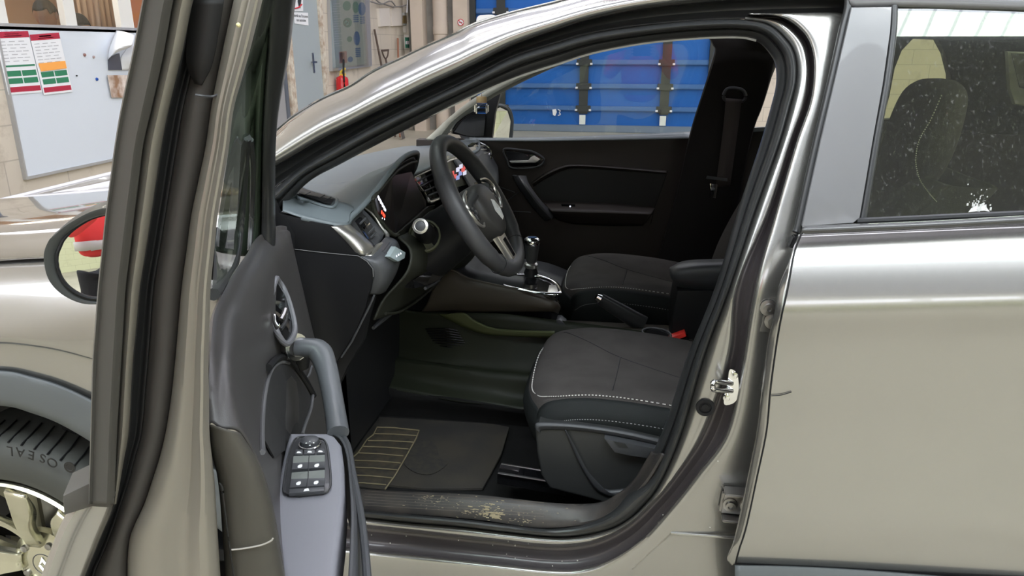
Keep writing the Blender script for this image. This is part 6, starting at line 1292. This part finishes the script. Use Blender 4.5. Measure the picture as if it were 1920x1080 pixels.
# rear end wall of the card
BRN = mat('end of door card', (.060, .056, .046), rough=.5)
eL = [(391, 795), (394, 830), (400, 860), (408, 890), (414, 940), (418, 1000), (424, 1080), (432, 1180), (440, 1260)]
eR = [(449, 812), (470, 846), (487, 880), (500, 922), (510, 960), (515, 997), (522, 1040), (532, 1092), (540, 1180)]
loft('card_end', [[PU(a, b, .838) for a, b in eL], [PU(a, b, .852) for a, b in mixp(eL, eR, .12)], [PU(a, b, .856) for a, b in mixp(eL, eR, .5)], [PU(a, b, .852) for a, b in mixp(eL, eR, .85)], [PU(a, b, .838) for a, b in eR], [PU(a+3, b+2, .81) for a, b in eR]], BRN, FDOOR, n=50, cross=3, thick=.001)
tube('end_slot', [PU(a, b, .858) for a, b in [(411, 905), (416, 915), (420, 945), (427, 1000), (434, 1050), (440, 1090)]], [.0006, .0012, .0009, .0008, .0008, .0008], GP, FDOOR, n=6, res=30)
tube('end_seam', [PU(a, b, .858) for a, b in [(434, 1031), (460, 1028), (490, 1022), (508, 1014), (512, 1009)]], .0007, mat('light seam', (.35, .33, .3), rough=.5), FDOOR, n=6, res=20)
# pocket arc, door pull hollow
LG = mat('light edge of pocket', (.11, .11, .115), rough=.4)
def cu(pts, du=.0): return [PU(a, b, u+du) for a, b, u in pts]
dcb = surf(DC)
def oc(pts, lift, n=0):
    P = [V3((a, b, u)) for a, b, u in pts]
    if n: P = cat_rom(P, n)
    return [hit(dcb, q.x, q.y, lift, PU(q.x, q.y, q.z)) for q in P]
slab('pocket_insert', oc([(489, 822, .48), (492, 752, .42), (500, 714, .36), (510, 692, .32), (524, 683, .29), (540, 688, .26), (562, 718, .22), (580, 745, .2), (576, 772, .24), (562, 812, .33), (545, 835, .42), (510, 860, .52)], .003), mat('dark card insert', (.030, .030, .031), rough=.7, bump=.2, bscale=800, spec=.3), DC, ext=tuple(-DN*.002), smooth=False)
tube('pocket_edge', oc([(486, 850, .5), (486, 810, .47), (490, 752, .42), (498, 712, .36), (508, 690, .32), (524, 680, .29), (538, 682, .27)], .003, 40), .0028, LG, DC, n=8)
tube('pocket_arch', oc([(497, 690, .34), (508, 677, .31), (521, 670, .28), (540, 678, .25), (565, 709, .21), (584, 742, .18)], .004, 40), .005, RUBBER, DC, n=8)
tube('pull_edge', oc([(581, 742, .2), (577, 768, .23), (567, 795, .29), (561, 815, .33)], .005, 20), .0028, LG, DC, n=8)
tube('pull_edge', oc([(578, 688, .2), (573, 703, .2), (567, 712, .21)], .006, 10), .002, LG, DC, n=8)
# inner door handle
hrz = [(517, 524, .22), (507, 560, .27), (505, 574, .28), (510, 600, .30), (519, 622, .31), (530, 640, .31), (540, 644, .30), (551, 628, .27), (552, 608, .25), (543, 570, .22), (532, 542, .2), (522, 527, .2)]
tube('handle_bezel', cu(hrz, .022), .0045, mat('bezel grey', (.14, .14, .155), rough=.35), DC, n=8, closed=True, res=70)
HR_ = slab('handle_recess', cu(hrz, .018), GLOSS, DC, ext=tuple(-DN*.002), smooth=False)
loft('door_handle', [cu([(510, 588, .31), (512, 604, .32), (518, 618, .325), (522, 610, .325)], .03), cu([(517, 590, .31), (518, 603, .32), (524, 611, .325), (524, 607, .325)], .034)], CHROME, DC, n=16, thick=.002)
tube('lock_slider', cu([(527, 600, .28), (532, 590, .27), (535, 580, .26)], .03), .004, STEEL, DC, n=8, res=10)
tube('lock_slider', cu([(526, 618, .29), (535, 604, .27), (538, 590, .26)], .03), .003, RUBS, DC, n=8, res=10)
# grab handle, open behind
GHA = [(556, 652, .235), (575, 652, .24), (598, 658, .25), (612, 690, .28), (621, 730, .32), (628, 770, .36), (634, 812, .41)]
gha = cu(GHA, .05)
tube('grab_handle', gha, [.017, .018, .019, .0165, .015, .0145, .015], mat('grab handle soft', (.095, .10, .11), rough=.36, coat=.1), DC, n=14, res=44, flat=.8)
tube('handle_collar', cu([(547, 650, .225), (557, 651, .235)], .055), [.021, .021], CHROME, DC, n=20)
tube('handle_root', cu([(566, 690, .22), (562, 672, .22), (552, 655, .22)], .02), [.012, .018, .018], RUBBER, DC, n=12)
# armrest with switches (a level surface)
ZA = .925
def AZ(px, py, h=0.0): return PZ(px, py, ZA+h)
top = [(543, 811), (613, 811), (628, 817), (640, 832), (645, 870), (646, 915), (642, 970), (634, 1030), (628, 1085), (622, 1150), (545, 1150), (530, 1090), (518, 1020), (514, 960), (520, 910), (530, 860), (537, 830)]
ARM = mat('armrest plastic', (.19, .19, .215), rough=.42, bump=.06, bscale=1600)
AR = slab('armrest', [AZ(a, b) for a, b in top], ARM, DC, ext=(0, 0, -.05), bevel=.007, seg=4)
loft('armrest_side', [[AZ(a, b, -.004) for a, b in [(613, 811), (636, 822), (649, 850), (655, 900), (658, 960), (656, 1030), (652, 1100), (648, 1170)]], [AZ(a, b, -.012) for a, b in [(613, 811), (640, 824), (654, 855), (661, 910), (668, 960), (669, 1030), (668, 1100), (664, 1170)]], [AZ(a, b, -.08) for a, b in [(600, 830), (628, 850), (650, 890), (664, 950), (678, 1020), (682, 1100), (684, 1170), (684, 1240)]], [AZ(a, b, -.16) for a, b in [(590, 860), (620, 890), (640, 930), (660, 1000), (672, 1080), (680, 1160), (684, 1240), (684, 1300)]]], PLASTG, DC, n=40, cross=4, thick=.002)
tube('armrest_lip', [AZ(a, b, -.012) for a, b in [(644, 820), (653, 840), (662, 890), (672, 940), (680, 990), (686, 1050), (690, 1110), (692, 1180)]], .0045, PLASTG, DC, n=8, res=40)
pan = [(560, 820), (598, 822), (612, 832), (618, 870), (620, 905), (616, 918), (606, 924), (560, 929), (538, 926), (532, 918), (535, 890), (541, 855), (548, 833)]
SWP = slab('switch_panel', [AZ(a, b, .003) for a, b in pan], mat('switch panel plastic', (.04, .04, .043), rough=.3, coat=.2), AR, ext=(0, 0, -.006), bevel=.001)
tube('panel_edge', [AZ(a, b, .003) for a, b in pan], .0014, RUBS, AR, n=6, closed=True, res=80)
KEY = mat('switch key', (.06, .062, .068), rough=.35)
revolve('mirror_knob', AZ(581, 832, .004), (0, 0, 1), [(.012, 0), (.0115, .006), (.009, .0075), (.001, .007)], KEY, AR, n=28)
tube('knob_ring', [AZ(581, 832, .006)+V3((.0135*math.cos(i*math.pi/14), .0135*math.sin(i*math.pi/14), 0)) for i in range(28)], .0011, CHROME, AR, n=6, closed=True)
for a, b in [(581, 828), (574, 831), (588, 830.5), (581, 835)]: revolve('symbol', AZ(a, b, .011), (0, 0, 1), [(.0012, 0), (.0008, .0005)], WHITE, AR, n=8)
for pts, sy in [([(554, 842), (568, 843), (567, 852), (552, 852)], (560, 848)), ([(570, 843), (591, 843), (591, 850), (569, 852)], (580, 847)), ([(593, 842), (607, 841), (609, 849), (593, 850)], (600, 846))]:
    k = slab('mirror_key', [AZ(a, b, .006) for a, b in pts], KEY, AR, ext=(0, 0, -.004), bevel=.0006)
    slab('symbol', [AZ(sy[0]+q, sy[1]+r_, .0066) for q, r_ in [(-4, 1), (-2, -1.5), (2, -1.5), (5, 0), (4, 1.5), (-4, 1.5)]], WHITE, AR, ext=(0, 0, -.0003), smooth=False)
GK = mat('shiny rocker face', (.16, .17, .16), rough=.12, coat=.6)
for i, (T_, M_, B_, mid) in enumerate([((550, 855, 609, 853), (549, 868, 609, 865), (547, 880, 609, 877), (578, 577)), ((547, 886, 609, 881), (546, 898, 609, 896), (543, 914, 608, 910), (576, 575))]):
    for s in (0, 1):
        f0, f1 = (0, .485) if s == 0 else (.515, 1)
        def e(Tt, f): return (Tt[0]+(Tt[2]-Tt[0])*f, Tt[1]+(Tt[3]-Tt[1])*f)
        slab('window_switch', [AZ(*e(T_, f0), .009), AZ(*e(T_, f1), .009), AZ(*e(M_, f1), .0045), AZ(*e(M_, f0), .0045)], GK, AR, ext=(0, 0, -.004), smooth=False)
        slab('window_switch', [AZ(*e(M_, f0), .0045), AZ(*e(M_, f1), .0045), AZ(*e(B_, f1), .008), AZ(*e(B_, f0), .008)], KEY, AR, ext=(0, 0, -.005), smooth=False)
        cx, cy = e(tuple((p+q)/2 for p, q in zip(M_, B_)), (f0+f1)/2)
        slab('symbol', [AZ(cx+q, cy+r_+1, .0075) for q, r_ in [(-5, 1), (-4, -1.5), (0, -3.5), (4, -3.5), (4, 0), (1, 3), (-4, 3)]], WHITE, AR, ext=(0, 0, -.0003), smooth=False)
slab('lock_key', [AZ(a, b, .007) for a, b in [(542, 917), (608, 912), (608, 920), (542, 925)]], KEY, AR, ext=(0, 0, -.004), bevel=.0006)
slab('symbol', [AZ(a, b, .0076) for a, b in [(569, 921), (571, 917), (578, 915), (580, 920)]], WHITE, AR, ext=(0, 0, -.0003), smooth=False)
# ---------------- door mirror
mo_ = [(92, 452), (84, 480), (92, 520), (115, 548), (150, 566), (185, 569), (215, 560), (232, 520), (235, 450), (228, 395), (205, 388), (170, 396), (130, 418), (105, 438)]
mi_ = [(113, 462), (107, 482), (113, 512), (130, 536), (155, 552), (183, 558), (205, 550), (218, 515), (222, 455), (216, 408), (198, 404), (168, 412), (138, 430), (120, 448)]
UM = .14
def um(pts, u): return [PU(a, b, u) for a, b in pts]
ctr = sum(um(mo_, UM), V3())/len(mo_)
def shrink(P, k, du): return [ctr+(p-ctr)*k+DE*du for p in P]
Po, Pi = um(mo_, UM), um(mi_, UM)
MIR = loft('side_mirror', [shrink(Pi, 1.0, -.012), shrink(Pi, 1.02, .0), shrink(Po, .98, .006), shrink(Po, 1.0, .0), shrink(Po, 1.02, -.03), shrink(Po, .98, -.07), shrink(Po, .8, -.11), shrink(Po, .4, -.13), shrink(Po, .02, -.135)], mat('mirror housing', (.040, .044, .042), rough=.35, coat=.15), CAR, n=90, cross=4, closed=True)
MG = mat('mirror glass', (.9, .9, .9), rough=0.0, metal=1)
MN = V3((.53, -.83, .085)).normalized()
def ontilt(P): return [p-DE*(((p-ctr).dot(MN))/DE.dot(MN)) for p in P]
mgp = ontilt(cat_rom(shrink(Pi, 1.0, .0), 60, True))
# glass turned a little outwards and down, as a driver sets it
def convex(name, P, N_, R_, m, parent):
    c = sum(P, V3())/len(P); N_ = N_.normalized(); rows = []
    rm = max((p-c).length for p in P)
    for k in [i/8 for i in range(9)]:
        rows.append([c+(p-c)*max(k, .002)+N_*((rm**2-((p-c).length*k)**2)/(2*R_)-rm**2/(2*R_)) for p in P])
    return loft(name, rows, m, parent, n=len(P), closed=True, ang=80)
convex('mirror_glass', mgp, MN, 1.0, MG, MIR)
tube('glass_edge', mgp, .0025, RUBBER, MIR, n=6, closed=True)
tube('mirror_foot', [ctr+DE*-.05+DN*.06, DH+DE*.12+DN*.02+V3((0, 0, ctr.z-.03))], [.03, .035], RUBBER, MIR, n=14)
loft('sail_corner', [[DH+DE*.03+DN*.02+V3((0, 0, 1.0)), DH+DE*.10+DN*.02+V3((0, 0, 1.02)), DH+DE*.22+DN*.02+V3((0, 0, 1.04))], [DH+DE*.04+DN*.02+V3((0, 0, 1.10)), DH+DE*.10+DN*.02+V3((0, 0, 1.13)), DH+DE*.2+DN*.02+V3((0, 0, 1.16))]], RUBBER, FDOOR, n=10, thick=.01)
# hinge side: check strap and hinges
for z in (.62, .95):
    link('front_hinge', mesh_of(obox_bm(DH+V3((.0, .05, z)), DE, DN, V3((0, 0, 1)), .09, .03, .05, bevel=.004)), STEEL, FDOOR)

# ================================================================ the photographer (behind the camera; seen in the door mirror)
def photographer(base):
    B = V3(base); f = V3((0.0, 1, 0)); s_ = V3((1, 0, 0)); up = V3((0, 0, 1))
    t = thing('person', B, 'person in a red jacket and black trousers photographing the car, reflected in its left mirror', 'person')
    def limb(name, J, E, m, sub=2):
        bm = bmesh.new(); ks = list(J); vs = {k: bm.verts.new(B+s_*J[k][0]+f*J[k][1]+up*J[k][2]) for k in ks}
        for a, b in E: bm.edges.new((vs[a], vs[b]))
        me = mesh_of(bm); o = link(name, me, m, t, smooth=False)
        if not me.skin_vertices:
            bpy.context.view_layer.objects.active = o
        o.modifiers.new('k', 'SKIN')
        sv = me.skin_vertices[0].data
        for i, k in enumerate(ks): sv[i].radius = (J[k][3], J[k][4] if len(J[k]) > 4 else J[k][3])
        sv[0].use_root = True
        sd = o.modifiers.new('s', 'SUBSURF'); sd.levels = sub; sd.render_levels = sub
        o.modifiers['k'].use_smooth_shade = True
        return o
    limb('trousers', {'pel': (0, 0, .95, .15, .12), 'hl': (-.10, 0, .84, .09), 'kl': (-.11, .03, .48, .065), 'al': (-.12, 0, .10, .05), 'hr': (.10, 0, .84, .09), 'kr': (.11, .03, .48, .065), 'ar': (.12, 0, .10, .05)}, [('pel', 'hl'), ('hl', 'kl'), ('kl', 'al'), ('pel', 'hr'), ('hr', 'kr'), ('kr', 'ar')], mat('black trousers', (.015, .015, .017), rough=.9))
    J = {'wai': (0, 0, .98, .155, .12), 'bel': (0, .0, 1.12, .15, .115), 'che': (0, .0, 1.32, .18, .12), 'nek': (0, .02, 1.50, .06, .06), 'sl': (-.19, .01, 1.42, .065), 'el': (-.25, .14, 1.20, .05), 'wl': (-.12, .36, 1.34, .034), 'sr': (.19, .01, 1.42, .065), 'er': (.25, .14, 1.20, .05), 'wr': (.12, .36, 1.34, .034)}
    limb('jacket', J, [('wai', 'bel'), ('bel', 'che'), ('che', 'nek'), ('che', 'sl'), ('sl', 'el'), ('el', 'wl'), ('che', 'sr'), ('sr', 'er'), ('er', 'wr')], mat('coral red jacket', (.80, .06, .06), rough=.8))
    bm = bmesh.new()
    R = []
    for z, k in ((1.06, 1.06), (1.10, 1.07), (1.14, 1.07)): R.append([B+s_*(.150*k*math.cos(a))+f*(.125*k*math.sin(a))+up*z for a in [i*2*math.pi/32 for i in range(32)]])
    loft('reflective_band', R, mat('grey band', (.5, .5, .48), rough=.4), t, n=32, closed=True, thick=.004)
    for q in (-1, 1):
        # hand: palm, four fingers bent round the phone, thumb
        H = {'wr': (q*.12, .36, 1.34, .024, .018), 'pa': (q*.10, .41, 1.375, .030, .014)}
        E = [('wr', 'pa')]
        for i in range(4):
            z = 1.355+.022*i; L = (.75, .95, 1, .85)[i]
            H['a%d' % i] = (q*.092, .445, z, .009); H['b%d' % i] = (q*(.078), .462+.006*L, z+.004, .0085); H['c%d' % i] = (q*.060, .470, z+.006, .0075)
            E += [('pa', 'a%d' % i), ('a%d' % i, 'b%d' % i), ('b%d' % i, 'c%d' % i)]
        H['t0'] = (q*.085, .405, 1.36, .011); H['t1'] = (q*.068, .425, 1.372, .0095); H['t2'] = (q*.05, .436, 1.385, .008); E += [('wr', 't0'), ('t0', 't1'), ('t1', 't2')]
        limb('hand', H, E, SKIN2, 1)
        slab('shoe', [B+s_*(q*.12+dx)+f*dy+up*.0 for dx, dy in [(-.04, -.08), (.04, -.08), (.05, .08), (.035, .19), (-.035, .19), (-.05, .08)]], RUBBER, t, ext=(0, 0, .09), bevel=.02)
    hc = B+up*1.64+f*.04
    bm = bmesh.new(); bmesh.ops.create_uvsphere(bm, u_segments=28, v_segments=20, radius=1)
    for v in bm.verts:
        x, y, z = v.co; yy = y*.098; xx = x*.076; zz = z*.118
        if y > .5: yy += .02*math.exp(-((z+.12)/.16)**2-(x/.16)**2)+.008*math.exp(-((z-.28)/.12)**2)-.006*math.exp(-((z-.08)/.1)**2-((abs(x)-.38)/.16)**2)
        if z < -.4: xx *= .82
        v.co = hc+V3((xx, yy, zz))
    link('head', mesh_of(bm), SKIN2, t)
    bm = bmesh.new(); bmesh.ops.create_uvsphere(bm, u_segments=24, v_segments=16, radius=1); dl = []
    for v in bm.verts:
        x, y, z = v.co
        if z < .12-.45*(y < .1) or (y > .62 and z < .5): dl.append(v)
        v.co = hc+V3((x*.082, y*.103-.003, z*.124+.003))
    bmesh.ops.delete(bm, geom=dl, context='VERTS')
    so = link('hair', mesh_of(bm), HAIR, t).modifiers.new('s', 'SOLIDIFY'); so.thickness = .006
PBASE = (1.22, -1.72, 0)
photographer(PBASE)
tag_ph = link('phone', mesh_of(box_bm(PBASE[0]-.078, PBASE[0]+.078, PBASE[1]+.450, PBASE[1]+.459, 1.355, 1.435, bevel=.003)), GLOSS, None, label='black phone held up in both hands by the photographer', cat='phone')

# ---------------- keep the tree at thing > part > sub-part (flatten anything deeper)
for o in list(COL.objects):
    chain = []; q = o
    while q is not None: chain.append(q); q = q.parent
    if len(chain) > 3:
        part = chain[-2]; o.parent = part; o.location = -wloc(part)
